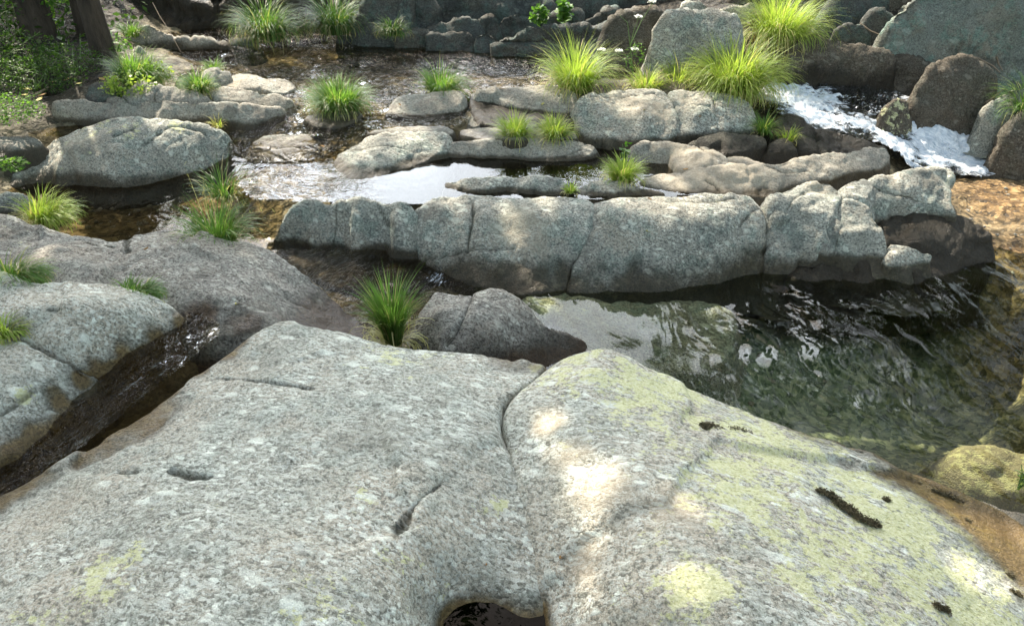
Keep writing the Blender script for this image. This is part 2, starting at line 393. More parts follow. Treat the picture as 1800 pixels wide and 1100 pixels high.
# ---- foreground slabs
rock('granite_slab', 'broad pale speckled granite slab filling the lower left foreground', [(-260,1010,.42),(0,880,.36),(60,845,.38),(100,815,.40),(200,752,.41),(300,692,.41),(400,622,.43),(450,586,.45),(500,569,.45),(560,576,.44),(620,592,.43),(690,610,.42),(760,616,.42),(850,622,.42),(930,636,.42),(962,648,.42),(938,668,.46),(890,700,.49),(874,742,.50),(892,800,.50),(912,850,.495,.5),(945,905,.475,.2),(985,970,.44,.1),(1010,1040,.41,.1),(1010,1200,.35,.1),(960,1400,.4),(300,1500,.6),(-500,1500,.5)],
  [(500,640,.50),(640,660,.50),(760,680,.50),(700,740,.56),(500,720,.55),(360,760,.50),(300,830,.53),(500,820,.59),(700,820,.59),(820,780,.54),(820,860,.54),(200,920,.53),(400,940,.63),(600,940,.63),(740,930,.59),(840,930,.50),(600,1050,.66),(700,1060,.60),(760,1020,.54),(810,1000,.475),(870,990,.455),(780,1045,.44),(840,1040,.42),(900,1045,.42),(775,1085,.40),(830,1066,.385),(900,1085,.39),(920,1110,.38),(840,1100,.32),(840,1160,.28),(740,1110,.48),(660,1200,.62),(400,1100,.68),(100,1050,.58),(100,920,.46),(0,960,.45)],
  r=.035, res=.008, amp=.007, mat='fore', cat='boulder', rough=.6, soft=1.3, slope=1.6, margin=.2, facet=.018, fsize=.4, grow=.0,
  cracks=[([(380,664),(430,668),(500,676),(550,684)], .004, .012), ([(300,822),(330,832),(368,835)], .006, .016), ([(205,832),(240,828)], .005, .01), ([(505,818),(515,800),(512,790)], .003, .006), ([(700,925),(715,905),(745,872),(775,848)], .004, .012), ([(690,945),(706,922)], .003, .008)],
  lichen=[(180,1030,.13,.75),(100,1090,.1,.7),(240,985,.08,.6),(560,1060,.10,.7),(700,980,.12,.5),(940,648,.05,.9),(700,630,.18,.65),(330,890,.1,.35),(880,890,.08,.55),(640,870,.05,.5),(600,1080,.12,.6),(20,1090,.06,.8)],
  wetb=[(420,605,.05,1.),(400,625,.06,1.1),(350,655,.06,1.1),(300,690,.06,1.1),(250,722,.05,1.1),(200,752,.05,1.1),(140,788,.04,1.1),(80,830,.04,1.1),(10,880,.04,1.1),(850,1040,.07,.35),(800,1065,.05,.4),(920,1060,.05,.35)], tan=[(300,1000,.5,.2),(850,1030,.12,.4),(100,900,.25,.55)], wet=.40, band=.055)
rock('granite_slab', 'huge yellow-lichened granite hump sloping down to the lower right corner', [(968,648,.44),(990,630,.48),(1020,618,.51),(1052,614,.52),(1085,619,.51),(1110,630,.49),(1140,651,.46),(1200,671,.44),(1280,706,.42),(1350,733,.41),(1400,750,.40),(1500,790,.38),(1540,805,.36),(1600,830,.35),(1700,868,.33),(1760,905,.31),(1820,945,.30),(2050,1090,.30),(2300,1500,.3),(1400,1600,.5),(1050,1500,.35),(975,1300,.30,.1),(945,1150,.33,.1),(935,1060,.40,.1),(944,985,.447,.12),(932,920,.478,.25),(911,850,.495,.6),(892,790,.495),(876,742,.50),(888,704,.50),(935,668,.46)],
  [(1000,660,.54),(1050,655,.565),(940,720,.55),(960,800,.565),(1000,760,.60),(1100,720,.575),(1100,800,.64),(1040,860,.60),(960,870,.52),(1200,760,.57),(1200,860,.66),(1300,780,.53),(1300,900,.66),(1400,850,.57),(1400,980,.66),(1500,900,.53),(1500,1020,.63),(1600,900,.46),(1600,1000,.55),(1700,950,.42),(1700,1050,.48),(1100,930,.62),(1000,950,.52),(1200,1000,.69),(1100,1060,.62),(1020,1060,.49),(1300,1080,.70),(965,1080,.445),(1000,1020,.49),(1500,1200,.66),(1000,1150,.44)],
  r=.05, res=.008, amp=.006, mat='fore', cat='boulder', rough=.6, soft=1.3, slope=1.6, margin=.2, facet=.018, fsize=.4, grow=.0,
  cracks=[([(1500,785),(1560,815),(1620,848),(1690,885)], .007, .016), ([(1430,765),(1510,803)], .006, .012)],
  lichen=[(1000,650,.2,.85),(1150,690,.35,.95),(1350,780,.35,.98),(1300,850,.28,.9),(1550,900,.35,.98),(1500,1000,.3,.9),(1220,1050,.14,.98),(1700,1060,.3,.95),(1170,970,.1,.5),(1750,950,.15,.7),(960,640,.06,.9),(1650,880,.2,.8)],
  tan=[(960,740,.09,.8),(1000,790,.10,.7),(1060,860,.12,.9),(1190,890,.12,.8),(1030,980,.09,.7),(1760,930,.12,.9)], wet=.40, band=.05)  # most tan blobs paint the warm sun patches onto the hump
rock('granite_slab', 'grey-brown slab behind the left runnel with a rust-brown right end', [(-150,355,.44),(0,372,.42),(44,386,.41),(101,399,.39),(161,408,.37),(205,421,.35),(225,408,.37),(242,401,.38),(269,393,.39),(303,392,.40),(336,401,.39),(363,418,.37),(387,431,.35),(437,434,.34),(471,442,.33),(505,461,.30),(538,484,.26),(572,508,.20),(605,536,.13),(640,566,.09),(665,596,.10),(640,640,.06),(560,640,.2),(480,610,.28),(350,590,.33),(330,600,.30),(200,600,.35),(-200,560,.4)],
  [(100,440,.43),(200,470,.42),(300,430,.44),(300,480,.43),(380,470,.40),(400,520,.39),(460,500,.35),(460,560,.34),(520,540,.27),(580,570,.17),(340,540,.38),(100,500,.42)],
  r=.05, res=.01, amp=.010, mat='slab', wet=.17, band=.17, wetb=[(345,560,.12,1.1),(420,570,.12,.9),(300,560,.06,1.),(600,560,.16,1.3),(550,525,.10,.8),(500,560,.08,.7)], cat='boulder',
  cracks=[([(222,400),(220,425),(222,440)], .006, .012), ([(150,425),(200,433)], .005, .008)], tan=[(350,480,.3,.3)], lichen=[(60,400,.2,.25)])
rock('granite_slab', 'pale slab tapering into the dark runnel at the left edge of the picture', [(-150,520,.50),(0,500,.50),(48,497,.49),(110,494,.49),(170,499,.48),(245,514,.46),(300,532,.43),(325,549,.40),(318,575,.37),(270,600,.35),(215,628,.33),(165,650,.33),(145,645,.36),(110,622,.40),(60,594,.44),(-20,580,.46),(-200,580,.45)],
  [(50,540,.53),(120,540,.53),(200,550,.50),(250,570,.44),(140,590,.48),(200,600,.41)],
  r=.04, res=.009, amp=.007, mat='fore', cat='boulder', wet=.33, band=.07, wetb=[(325,560,.07,1.2),(280,600,.06,1.1),(220,628,.06,1.1),(170,645,.05,1.)], cracks=[([(85,540),(110,543)], .006, .01)], rough=.6)
rock('granite_slab', 'pale wedge of granite in the left corner below the grassy crack', [(-200,590,.46),(0,583,.46),(45,589,.46),(90,612,.43),(130,636,.40),(150,654,.36),(135,680,.31),(110,715,.29),(70,760,.27),(20,800,.26),(-150,900,.25),(-500,800,.4)],
  [(30,640,.45),(90,660,.41),(40,700,.38),(0,750,.33),(-60,720,.4)],
  r=.04, res=.009, amp=.007, mat='fore', cat='boulder', wet=.265, band=.08, wetb=[(140,660,.05,1.1),(110,710,.06,1.1),(60,765,.06,1.1),(20,800,.05,1.1)], cracks=[([(0,728),(30,705),(60,680)], .005, .01)], lichen=[(40,692,.04,.9),(10,600,.05,.5)], rough=.6)
rock('granite_slab', 'small lichened shoulder of rock at the left edge under the grass', [(-120,480,.56),(0,468,.56),(22,476,.55),(45,493,.52),(40,510,.49),(-20,520,.48),(-150,520,.5)], [(-30,495,.55)], r=.03, mat='fore', cat='boulder', lichen=[(0,480,.15,.9)])
# ---- front row
rock('river_boulder', 'rounded grey block at the left end of the long front row', [(478,430,.08),(488,402,.18),(503,362,.31),(530,347,.35),(600,345,.36),(665,350,.35),(730,356,.34),(712,384,.28),(694,402,.24),(688,424,.15),(682,440,.07),(600,437,.06),(530,434,.06)],
  [(550,365,.345),(620,362,.35),(690,366,.345),(550,380,.305),(620,378,.315),(530,400,.22),(600,405,.23),(660,400,.25),(600,425,.12)], r=.02, res=.01, grow=.012, facet=.02, mat='mid', wet=.09, band=.06, cracks=[([(598,352),(566,385),(548,432)], .006, .014),([(640,352),(690,378),(694,400)], .006,.012)], lichen=[(560,352,.1,.4)])
rock('river_boulder', 'broad grey middle block of the front row with a crack down its face', [(686,430,.10),(694,404,.20),(722,372,.29),(745,350,.33),(775,340,.35),(850,340,.355),(920,344,.355),(1000,343,.35),(1033,349,.34),(1044,362,.32),(1042,385,.29),(1034,410,.24),(1022,440,.16),(1008,465,.09),(1000,492,.03),(992,514,.0),(940,516,.0),(880,514,.0),(835,505,.0),(790,484,.03),(745,460,.06),(712,446,.06)],
  [(770,370,.32),(850,375,.325),(940,378,.325),(1000,380,.31),(760,400,.24),(850,405,.26),(950,405,.26),(770,430,.16),(860,435,.17),(950,440,.165),(840,470,.09),(920,475,.09),(980,460,.11)], r=.04, res=.01, facet=.02, mat='mid', wet=.03, band=.17,
  cracks=[([(830,352),(833,380),(824,415),(822,440)], .006, .015), ([(745,457),(780,449),(812,441),(860,438),(905,436)], .006, .016), ([(818,444),(806,462),(810,482)], .006, .012), ([(720,372),(700,395)], .006, .012)],
  tan=[(915,400,.22,.75),(950,355,.2,.5)], dips=[(880,385,.07,.012)])  # tan blobs paint the faint sun on this block
rock('river_boulder', 'long loaf-shaped grey boulder with greenish lichen in the middle of the front row', [(1044,360,.32),(1058,350,.345),(1100,345,.36),(1180,340,.37),(1270,336,.375),(1312,340,.36,1.5),(1338,356,.33,2.6),(1345,382,.28,2.6),(1336,410,.22,2.2),(1324,440,.14,2),(1312,468,.05,2),(1290,488,.0),(1240,502,.0),(1180,510,.0),(1100,515,.0),(1040,516,.0),(996,514,.0),(1004,490,.03),(1012,463,.09),(1026,438,.16),(1038,410,.24)],
  [(1080,375,.335),(1180,370,.345),(1280,372,.34),(1080,405,.27),(1180,405,.28),(1280,405,.275),(1080,440,.175),(1180,445,.17),(1270,440,.17),(1080,475,.085),(1180,478,.08),(1260,470,.09)], r=.035, res=.01, facet=.02, mat='mid', wet=.03, band=.17,
  cracks=[([(1330,365),(1312,380),(1300,395)], .006, .010), ([(1180,352),(1240,356),(1290,350)], .005, .006)], tan=[(1180,352,.35,.5)], lichen=[(1250,345,.2,.35)])
rock('river_boulder', 'cracked pale boulder right of the loaf-shaped one, its foot in clear water', [(1354,356,.33,2),(1376,335,.37),(1410,321,.385),(1455,315,.39),(1480,330,.37),(1485,345,.35),(1468,370,.31),(1450,400,.25),(1440,424,.19),(1446,450,.11),(1440,472,.03),(1400,482,.0),(1360,485,.0),(1342,482,.0),(1348,450,.09,1.5),(1362,415,.19,2),(1364,382,.27,2)],
  [(1400,345,.365),(1440,345,.36),(1400,380,.28),(1420,410,.22),(1380,430,.15)], r=.018, res=.009, facet=.14, fsize=.12, mat='mid', wet=.03, band=.10, amp=.014, cracks=[([(1380,372),(1395,350),(1414,338)], .007, .02)], tan=[(1440,325,.15,.7)])
rock('river_boulder', 'blue-grey angular slab with sunlit teeth of light on top', [(1442,425,.18),(1452,398,.23),(1470,368,.30),(1488,346,.345),(1522,357,.33),(1536,365,.32),(1552,396,.26),(1561,420,.20),(1557,452,.11),(1530,462,.08),(1490,455,.09),(1462,442,.12)],
  [(1500,380,.29),(1520,400,.25),(1480,410,.22),(1510,430,.16)], r=.018, res=.009, facet=.14, fsize=.12, mat='mid', wet=.09, band=.05, amp=.007, cracks=[([(1478,400),(1470,430),(1466,450)], .005, .01)])
rock('river_boulder', 'small wedge of grey stone at the lip of the little cascade', [(1563,424,.18),(1593,430,.17),(1624,438,.15),(1639,454,.10),(1604,466,.08),(1580,470,.07),(1563,458,.10)], [(1595,447,.13)], r=.015, res=.009, facet=.14, fsize=.12, mat='mid', wet=.07, band=.04, amp=.006)
rock('river_boulder', 'squarish sunlit pale block at the right end of the front row', [(1528,322,.36),(1542,310,.385),(1565,305,.39),(1604,302,.395),(1664,300,.39),(1672,308,.38),(1676,344,.32),(1686,377,.24),(1651,374,.23),(1600,365,.25),(1545,356,.29),(1531,338,.33)],
  [(1580,325,.36),(1640,322,.355),(1600,348,.30),(1650,350,.28)], r=.02, res=.009, facet=.14, fsize=.12, mat='mid', wet=.20, band=.05, amp=.013, strata=.008, cracks=[([(1535,332),(1560,340),(1620,358)], .006, .012)], tan=[(1560,320,.2,.5)])
rock('river_boulder', 'small pale knob between two larger blocks on the front row', [(1482,326,.365),(1495,315,.385),(1523,313,.385),(1532,328,.365),(1526,350,.335),(1500,348,.34),(1486,344,.345)], [(1508,330,.37)], r=.02, res=.009, facet=.14, fsize=.12, mat='mid', amp=.010)
rock('river_boulder', 'dark wet ledge under the thin cascade at the right of the front row', [(1540,362,.24),(1600,370,.21),(1680,380,.19),(1740,410,.12),(1760,450,.03),(1730,500,-.08),(1600,520,-.1),(1480,522,-.1),(1380,505,-.06),(1420,455,.09),(1500,452,.10),(1560,430,.14)],
  [(1640,410,.15),(1640,440,.10),(1700,440,.08),(1600,474,.05),(1520,478,.045),(1450,480,.035),(1680,470,.02)], r=.03, res=.010, mat='brown', wet=.3, band=.3, amp=.012, strata=.012, margin=.1)
rock('river_boulder', 'dark brown submerged boulder under the left block of the front row', [(478,434,.06),(560,438,.05),(682,442,.05),(745,462,.04),(790,486,.02),(700,510,.0),(650,525,-.03),(590,505,.02),(530,470,.06)], [(600,465,.05),(680,480,.03)], r=.05, res=.012, mat='brown', wet=.3, band=.3, cracks=[([(560,500),(620,515),(680,495)], .008,.02)])
rock('river_boulder', 'dark speckled boulder split by a crack in front of the loaf-shaped row', [(714,609,.10),(735,558,.19),(752,530,.22),(768,513,.235),(790,515,.24),(832,520,.24),(856,514,.235),(889,522,.215),(920,541,.185),(953,565,.135),(997,586,.07),(1030,602,.02),(1027,615,.0),(990,640,-.02),(938,660,.0),(869,650,.05),(788,640,.08)],
  [(770,550,.25),(830,550,.25),(880,555,.22),(780,590,.22),(860,590,.20),(930,590,.12),(960,605,.06)], r=.035, res=.009, facet=.03, mat='slab', wet=.02, band=.16, amp=.009, cracks=[([(832,520),(828,535),(815,562),(798,588),(785,612)], .009, .035)])
# ---- between front row and the mirror pool
rock('river_boulder', 'long low log-shaped stone at the front of the mirror pool', [(779,330,.30),(782,316,.335),(800,312,.35),(860,311,.355),(930,313,.35),(975,318,.34),(1012,330,.32),(1010,344,.29),(900,344,.28),(790,342,.28)], [(860,326,.345),(940,328,.335)], r=.02, res=.009, mat='mid', wet=.31, band=.03)
rock('river_boulder', 'small oval stone right of the log-shaped one beside the pool', [(1012,338,.30),(1028,323,.34),(1068,316,.36),(1105,320,.355),(1140,330,.335),(1168,340,.31),(1150,348,.29),(1080,349,.29),(1020,348,.29)], [(1070,332,.345)], r=.02, res=.009, mat='mid', wet=.31, band=.03)
rock('river_boulder', 'egg-shaped mottled boulder left of the mirror pool', [(582,292,.31),(590,276,.34),(612,258,.37),(645,241,.395),(700,234,.40),(760,236,.395),(789,242,.385),(787,262,.345),(765,275,.32),(725,292,.30),(690,306,.29),(650,319,.29),(612,323,.29),(588,310,.29)],
  [(650,262,.385),(720,255,.385),(630,285,.36),(690,280,.355),(640,305,.32)], r=.02, res=.009, mat='mid', wet=.315, band=.035, cracks=[([(615,262),(660,256),(690,258),(712,263)], .004, .008)], tan=[(720,243,.2,.5)])
rock('river_boulder', 'flat grey rock shelf behind the mirror pool', [(790,246,.385),(860,249,.385),(905,246,.39),(960,243,.39),(1020,246,.385),(1050,256,.37),(1035,272,.33),(1005,283,.30),(965,286,.295),(915,279,.30),(850,277,.30),(800,276,.30),(789,264,.34)],
  [(850,262,.365),(940,262,.37),(1000,265,.35)], r=.018, res=.009, mat='warm', wet=.305, band=.03, amp=.009, cracks=[([(1020,262),(1000,272),(975,276)], .005,.01)])
rock('river_boulder', 'thin grey ledge above the egg-shaped boulder', [(640,236,.39),(665,227,.405),(710,223,.41),(780,223,.41),(800,230,.405),(792,238,.395),(740,237,.39),(690,238,.385)], [(730,230,.41)], r=.018, res=.009, mat='warm', wet=.39, band=.02, amp=.006)
rock('river_boulder', 'thin grey ledge behind the bright grass of the middle shelf', [(803,228,.40),(825,222,.41),(870,222,.415),(940,228,.415),(1010,230,.415),(1014,242,.40),(960,246,.395),(900,249,.39),(850,245,.39),(810,240,.39)], [(900,236,.41)], r=.018, res=.009, mat='warm', wet=.39, band=.02, amp=.006)
rock('river_boulder', 'pale bumpy rock right of the mirror pool in full sun', [(1108,262,.37),(1128,250,.40),(1165,248,.41),(1200,253,.41),(1240,263,.405),(1275,280,.39),(1280,300,.35),(1250,312,.33),(1200,308,.32),(1185,288,.33),(1180,276,.335),(1140,275,.33)], [(1160,258,.405),(1220,275,.395),(1235,290,.38)], r=.018, res=.009, mat='warm', tan=[(1210,280,.25,.9)], amp=.012, cracks=[([(1230,262),(1245,275),(1270,288)], .006,.012)])  # tan blob puts the full sun into the rock colour
rock('river_boulder', 'long sunlit ridge of rock running right to the white water', [(1128,320,.31),(1140,308,.335),(1185,297,.36),(1240,293,.38),(1300,293,.39),(1345,288,.395),(1400,276,.40),(1450,266,.405),(1510,259,.40),(1552,256,.385),(1562,272,.35),(1550,296,.31),(1500,306,.30),(1440,316,.30),(1390,328,.30),(1345,345,.29),(1250,343,.29),(1165,336,.29)],  # ridge stands in sun, which its tan blobs carry as colour
  [(1200,312,.355),(1280,308,.37),(1360,304,.37),(1440,290,.37),(1520,278,.36),(1250,328,.32),(1340,325,.32)], r=.022, res=.01, mat='warm', wet=.29, band=.04, amp=.014, strata=.003, tan=[(1250,300,.5,.8),(1400,285,.3,.5)], cracks=[([(1240,318),(1255,325),(1268,340)], .006,.015),([(1345,290),(1380,302),(1420,300)], .006,.01)])
rock('river_boulder', 'slim rosy rock strip lying behind the long ridge', [(1262,285,.36),(1275,274,.375),(1310,276,.37),(1348,289,.355),(1330,298,.34),(1280,296,.34)], [(1305,284,.37)], r=.02, res=.009, mat='warm', tan=[(1300,284,.2,.8)])
rock('river_boulder', 'low dark rib of stone below the large sunlit block', [(1205,260,.37),(1222,245,.40),(1262,238,.415),(1310,235,.42),(1342,238,.41),(1348,252,.38),(1335,264,.355),(1280,269,.35),(1225,268,.35)], [(1280,252,.40)], r=.02, res=.009, mat='brown', wet=.34, band=.1)
rock('river_boulder', 'small dark stone at the end of the low rib', [(1348,262,.36),(1352,245,.395),(1380,240,.40),(1400,250,.385),(1407,266,.35),(1380,273,.335),(1355,270,.34)], [(1378,255,.39)], r=.02, res=.009, mat='brown', wet=.34, band=.1)
rock('river_boulder', 'brown wet stones with cracks beside the white water', [(1345,225,.40),(1385,200,.41),(1430,222,.39),(1480,232,.36),(1530,250,.34),(1560,262,.30),(1500,275,.29),(1410,270,.30),(1395,250,.36)], [(1440,245,.35),(1400,225,.40)], r=.022, res=.01, mat='brown', wet=.5, band=.3, amp=.016, cracks=[([(1435,232),(1440,255),(1442,268)], .007,.02),([(1400,235),(1440,240)], .006,.012)])
# ---- second row
rock('river_boulder', 'smooth grey slab with its foot in the shallow overflow', [(677,200,.42),(690,178,.46),(702,168,.48),(755,163,.495),(802,160,.50),(812,166,.49),(808,184,.455),(770,198,.42),(742,207,.405),(714,205,.405)], [(750,180,.47),(780,175,.475)], r=.022, res=.009, mat='warm', wet=.405, band=.02, amp=.006)
rock('river_boulder', 'grey humped slab left of the large sunlit block', [(832,162,.50),(869,155,.52),(926,151,.535),(950,147,.545),(987,153,.54),(1008,162,.525),(1016,178,.49),(1014,206,.42),(987,203,.425),(946,196,.435),(913,190,.44),(889,179,.46),(862,168,.48)], [(940,170,.515),(980,180,.49),(900,165,.51)], r=.022, res=.009, mat='warm', amp=.008, wet=.43, band=.02)
rock('river_boulder', 'dark wet rock under the humped slab', [(822,170,.46),(860,164,.47),(890,178,.45),(925,192,.43),(960,200,.42),(1012,208,.41),(1012,225,.38),(900,228,.38),(835,215,.39)], [(880,195,.425)], r=.022, res=.01, mat='brown', wet=.8, band=.3)
rock('river_boulder', 'small pale pebble-like stone in the dark notch', [(814,196,.42),(820,186,.44),(838,186,.445),(846,200,.43),(842,220,.39),(825,220,.385)], [(830,200,.43)], r=.015, res=.008, mat='warm', amp=.006)
rock('river_boulder', 'large rounded block with a sunlit flat top in the second row', [(1017,168,.55),(1060,160,.57),(1150,159,.575),(1172,162,.57),(1183,180,.53),(1191,205,.46),(1186,228,.40),(1170,243,.36),(1100,247,.36),(1028,243,.36),(1019,215,.42)], [(1060,178,.54),(1130,178,.545),(1060,205,.475),(1130,205,.48),(1080,228,.41),(1140,228,.41)], r=.02, res=.009, mat='mid', wet=.355, band=.05, cracks=[([(1018,172),(1090,171),(1150,165)], .004,.010)], tan=[(1100,175,.3,.7),(1160,200,.1,.9)])  # tan blobs paint the sunlight on the top and face
rock('river_boulder', 'rounded grey block at the right end of the second row', [(1174,162,.57),(1230,159,.575),(1285,163,.565),(1310,171,.545),(1325,190,.50),(1331,215,.43),(1326,234,.37),(1260,240,.36),(1192,245,.36),(1188,228,.40),(1193,205,.46),(1186,180,.53)], [(1250,180,.535),(1220,205,.475),(1280,205,.47),(1250,228,.40)], r=.02, res=.009, mat='mid', wet=.36, band=.05, cracks=[([(1240,160),(1252,172),(1258,196)], .005,.012),([(1215,185),(1250,190)],.005,.008)], tan=[(1200,180,.2,.6)])
rock('river_boulder', 'low bank stone behind the second row under the dry grass', [(1010,156,.50),(1050,143,.50),(1120,138,.50),(1200,133,.52),(1280,140,.52),(1310,165,.50),(1200,168,.49),(1020,168,.47)], [(1150,150,.52)], r=.04, res=.012, mat='brown')
# ---- left group
rock('river_boulder', 'long whale-backed boulder with two parallel cracks in the left pool', [(6,316,.19),(20,295,.23),(54,270,.29),(100,240,.37),(148,222,.42),(188,211,.45),(235,207,.46),(300,212,.45),(363,220,.43),(398,229,.40),(392,245,.36),(370,262,.31),(336,287,.24),(303,309,.19),(262,325,.17),(219,330,.17),(151,326,.17),(84,323,.17),(37,325,.17)],
  [(120,255,.40),(200,240,.43),(300,240,.41),(100,285,.32),(200,270,.365),(280,270,.34),(150,300,.26),(230,300,.255),(340,248,.38)], r=.04, res=.01, mat='mid', wet=.185, band=.09,
  cracks=[([(252,218),(225,230),(200,238)], .006,.012),([(360,235),(310,222),(290,226),(262,242),(242,262)], .006,.014),([(208,300),(196,312),(190,326)], .014,.05)], lichen=[(235,225,.12,.75),(160,235,.2,.5),(310,222,.12,.6)], tan=[(130,255,.25,.6)])
rock('river_boulder', 'small bluish point of rock at the left tip of the whale-backed boulder', [(2,322,.18),(12,302,.22),(35,286,.25),(40,300,.23),(36,326,.18),(15,328,.17)], [(24,308,.22)], r=.02, res=.009, mat='mid', wet=.18, band=.05)
rock('river_boulder', 'long grey bar of rock behind the whale-backed boulder', [(91,180,.49),(120,175,.51),(188,174,.525),(269,171,.535),(336,171,.53),(404,178,.51),(450,184,.48),(498,188,.45),(480,200,.42),(455,220,.38),(420,224,.36),(388,220,.37),(336,209,.40),(252,204,.42),(188,210,.40),(145,208,.41),(111,198,.44)], [(200,188,.49),(300,188,.49),(400,198,.45)], r=.022, res=.01, mat='warm', wet=.37, band=.06, tan=[(340,176,.15,.5)])
rock('river_boulder', 'grey hump of rock under the leafy clump on the left', [(212,170,.50),(238,150,.56),(262,143,.58),(288,148,.575),(336,160,.54),(372,172,.51),(300,176,.50),(230,176,.49)], [(270,160,.555)], r=.022, res=.01, mat='warm', cracks=[([(286,150),(272,160),(268,170)], .006,.012)])
rock('river_boulder', 'flat grey slab left of the green sedge in the stream', [(366,168,.49),(390,155,.52),(437,155,.53),(471,162,.51),(515,172,.47),(500,186,.44),(440,184,.45),(390,176,.48)], [(440,168,.50)], r=.018, res=.01, mat='warm')
rock('river_boulder', 'dark stone in the shadow beside the fallen leaves', [(155,175,.47),(162,152,.52),(185,145,.54),(208,148,.53),(214,172,.49),(185,178,.47)], [(185,160,.52)], r=.03, res=.011, mat='far')
rock('cobble', 'small pale round cobble sitting on the long grey bar', [(188,174,.50),(192,167,.53),(203,164,.54),(214,168,.53),(217,175,.50),(203,178,.49)], [(203,171,.53)], r=.02, res=.006, mat='warm', amp=.004, margin=.05, cat='cobble')
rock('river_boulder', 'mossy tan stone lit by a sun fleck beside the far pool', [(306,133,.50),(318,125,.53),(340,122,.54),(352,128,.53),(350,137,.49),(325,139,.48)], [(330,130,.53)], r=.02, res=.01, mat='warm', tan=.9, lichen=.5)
rock('river_boulder', 'brownish flat stone at the near edge of the far pool', [(355,140,.50),(365,127,.52),(400,126,.53),(405,135,.50),(392,150,.46),(370,150,.46)], [(380,136,.51)], r=.010, res=.008, strata=.004, amp=.008, mat='warm')
rock('river_boulder', 'pinkish stone with a sunlit facet at the rim of the far pool', [(392,150,.455),(404,134,.475),(422,125,.485),(450,130,.48),(470,138,.47),(466,154,.445),(420,158,.44)], [(425,140,.475)], r=.010, res=.008, strata=.004, amp=.008, mat='warm', tan=[(410,145,.1,.9)])  # tan spot paints the sunlit facet
rock('river_boulder', 'small grey stone at the right of the pinkish one', [(458,157,.44),(463,142,.465),(480,137,.475),(510,139,.47),(524,150,.45),(500,163,.435)], [(482,147,.465)], r=.010, res=.008, strata=.004, amp=.008, mat='warm')
rock('river_boulder', 'low wet slab between the sedge and the egg-shaped boulder', [(530,206,.42),(550,195,.435),(590,193,.44),(640,196,.435),(625,212,.41),(590,222,.40),(550,220,.40)], [(585,206,.43)], r=.02, res=.009, mat='mid', wet=.42, band=.03)
rock('river_boulder', 'dark grey slab awash in the shallow overflow', [(440,272,.30),(445,250,.335),(470,238,.36),(520,235,.365),(575,238,.36),(590,252,.335),(560,270,.31),(520,282,.29),(470,282,.29)], [(510,254,.345)], r=.02, res=.009, mat='mid', wet=.34, band=.05, amp=.008, cracks=[([(445,262),(510,260),(575,258)], .005,.012)])
rock('river_boulder', 'low stone at the left edge under the ferns', [(-40,275,.34),(-30,238,.42),(20,230,.44),(60,232,.43),(80,242,.40),(60,262,.35),(20,276,.32)], [(20,250,.41)], r=.04, res=.012, mat='warm', wet=.33, band=.06)
rock('river_boulder', 'grey stone at the left edge beside the light green sedge', [(-40,372,.26),(-30,342,.33),(0,336,.34),(30,337,.335),(52,347,.31),(50,368,.25),(20,378,.22)], [(10,355,.32)], r=.022, res=.01, mat='mid', wet=.22, band=.06)
# ---- far left boulders
boulder('long rounded boulder at the back left of the far pool', [(205,62,.74),(225,42,.82),(249,34,.86),(272,36,.86),(296,47,.80),(336,54,.72),(370,61,.64),(398,72,.52),(392,80,.44),(340,88,.41),(286,88,.40),(258,80,.44),(240,72,.5)], [(262,55,.76),(290,65,.66),(340,70,.57),(270,72,.56)], r=.06, res=.014, mat='warm', tan=[(265,60,.3,.5)], wet=.42, band=.08, D=6.7)
rock('river_boulder', 'blue-grey low stone at the tip of the back left boulder', [(400,76,.42),(410,66,.48),(430,62,.50),(446,68,.47),(448,76,.42),(420,80,.41)], [(428,70,.47)], r=.03, res=.012, mat='far')
rock('cobble', 'small angular grey stone on the earth bank', [(228,92,.48),(232,80,.54),(242,75,.57),(250,82,.53),(249,94,.47),(238,97,.46)], [(240,85,.53)], r=.02, res=.01, mat='warm', cat='cobble', margin=.06)
# ---- back wall
wallrock('big pale rounded rock with moss hanging over the far pool', [(612,56,.55),(625,34,.75),(640,8,.98),(650,-20,1.2),(720,-30,1.25),(722,10,.95),(720,42,.66),(700,60,.52),(650,58,.52)], [(680,10,.98),(670,38,.72)], strata=0, amp=.02, tan=[(680,20,.5,.2)], D=6.85)
wallrock('narrow grey block right of the pale rounded rock', [(722,42,.70),(724,10,.95),(726,-20,1.2),(758,-20,1.2),(760,8,.95),(754,38,.72),(740,44,.68)], [(742,10,.95)], D=6.95)
wallrock('upper grey bedded block of the back wall', [(758,34,.76),(758,8,.98),(760,-25,1.25),(960,-30,1.25),(965,5,.98),(940,16,.90),(870,24,.82),(830,32,.76),(780,38,.72)], [(850,5,.97),(800,15,.90)], strata=.02, D=7.1)
wallrock('flat topped grey block in the back wall', [(752,54,.58),(755,42,.66),(800,34,.73),(838,32,.74),(840,50,.62),(790,53,.58)], [(800,44,.66)], D=6.85)
wallrock('squarish grey block at the waterline of the back wall', [(745,92,.40),(748,72,.52),(753,55,.60),(790,51,.63),(831,52,.62),(829,80,.46),(824,96,.40),(780,95,.40)], [(790,65,.57),(790,82,.46)], D=6.65)
wallrock('pale square block beside the waterline block', [(829,96,.40),(832,72,.52),(838,54,.62),(868,54,.62),(870,75,.50),(862,98,.40)], [(850,70,.53)], D=6.6)
wallrock('small blocky stone in the middle of the back wall', [(840,50,.64),(841,30,.76),(860,26,.80),(876,28,.79),(874,48,.66),(855,53,.62)], [(858,38,.73)], D=6.9)
wallrock('dark rounded stone in the middle of the back wall', [(878,48,.66),(880,26,.80),(910,20,.85),(945,22,.84),(950,40,.71),(920,47,.66)], [(915,34,.76)], D=6.95)
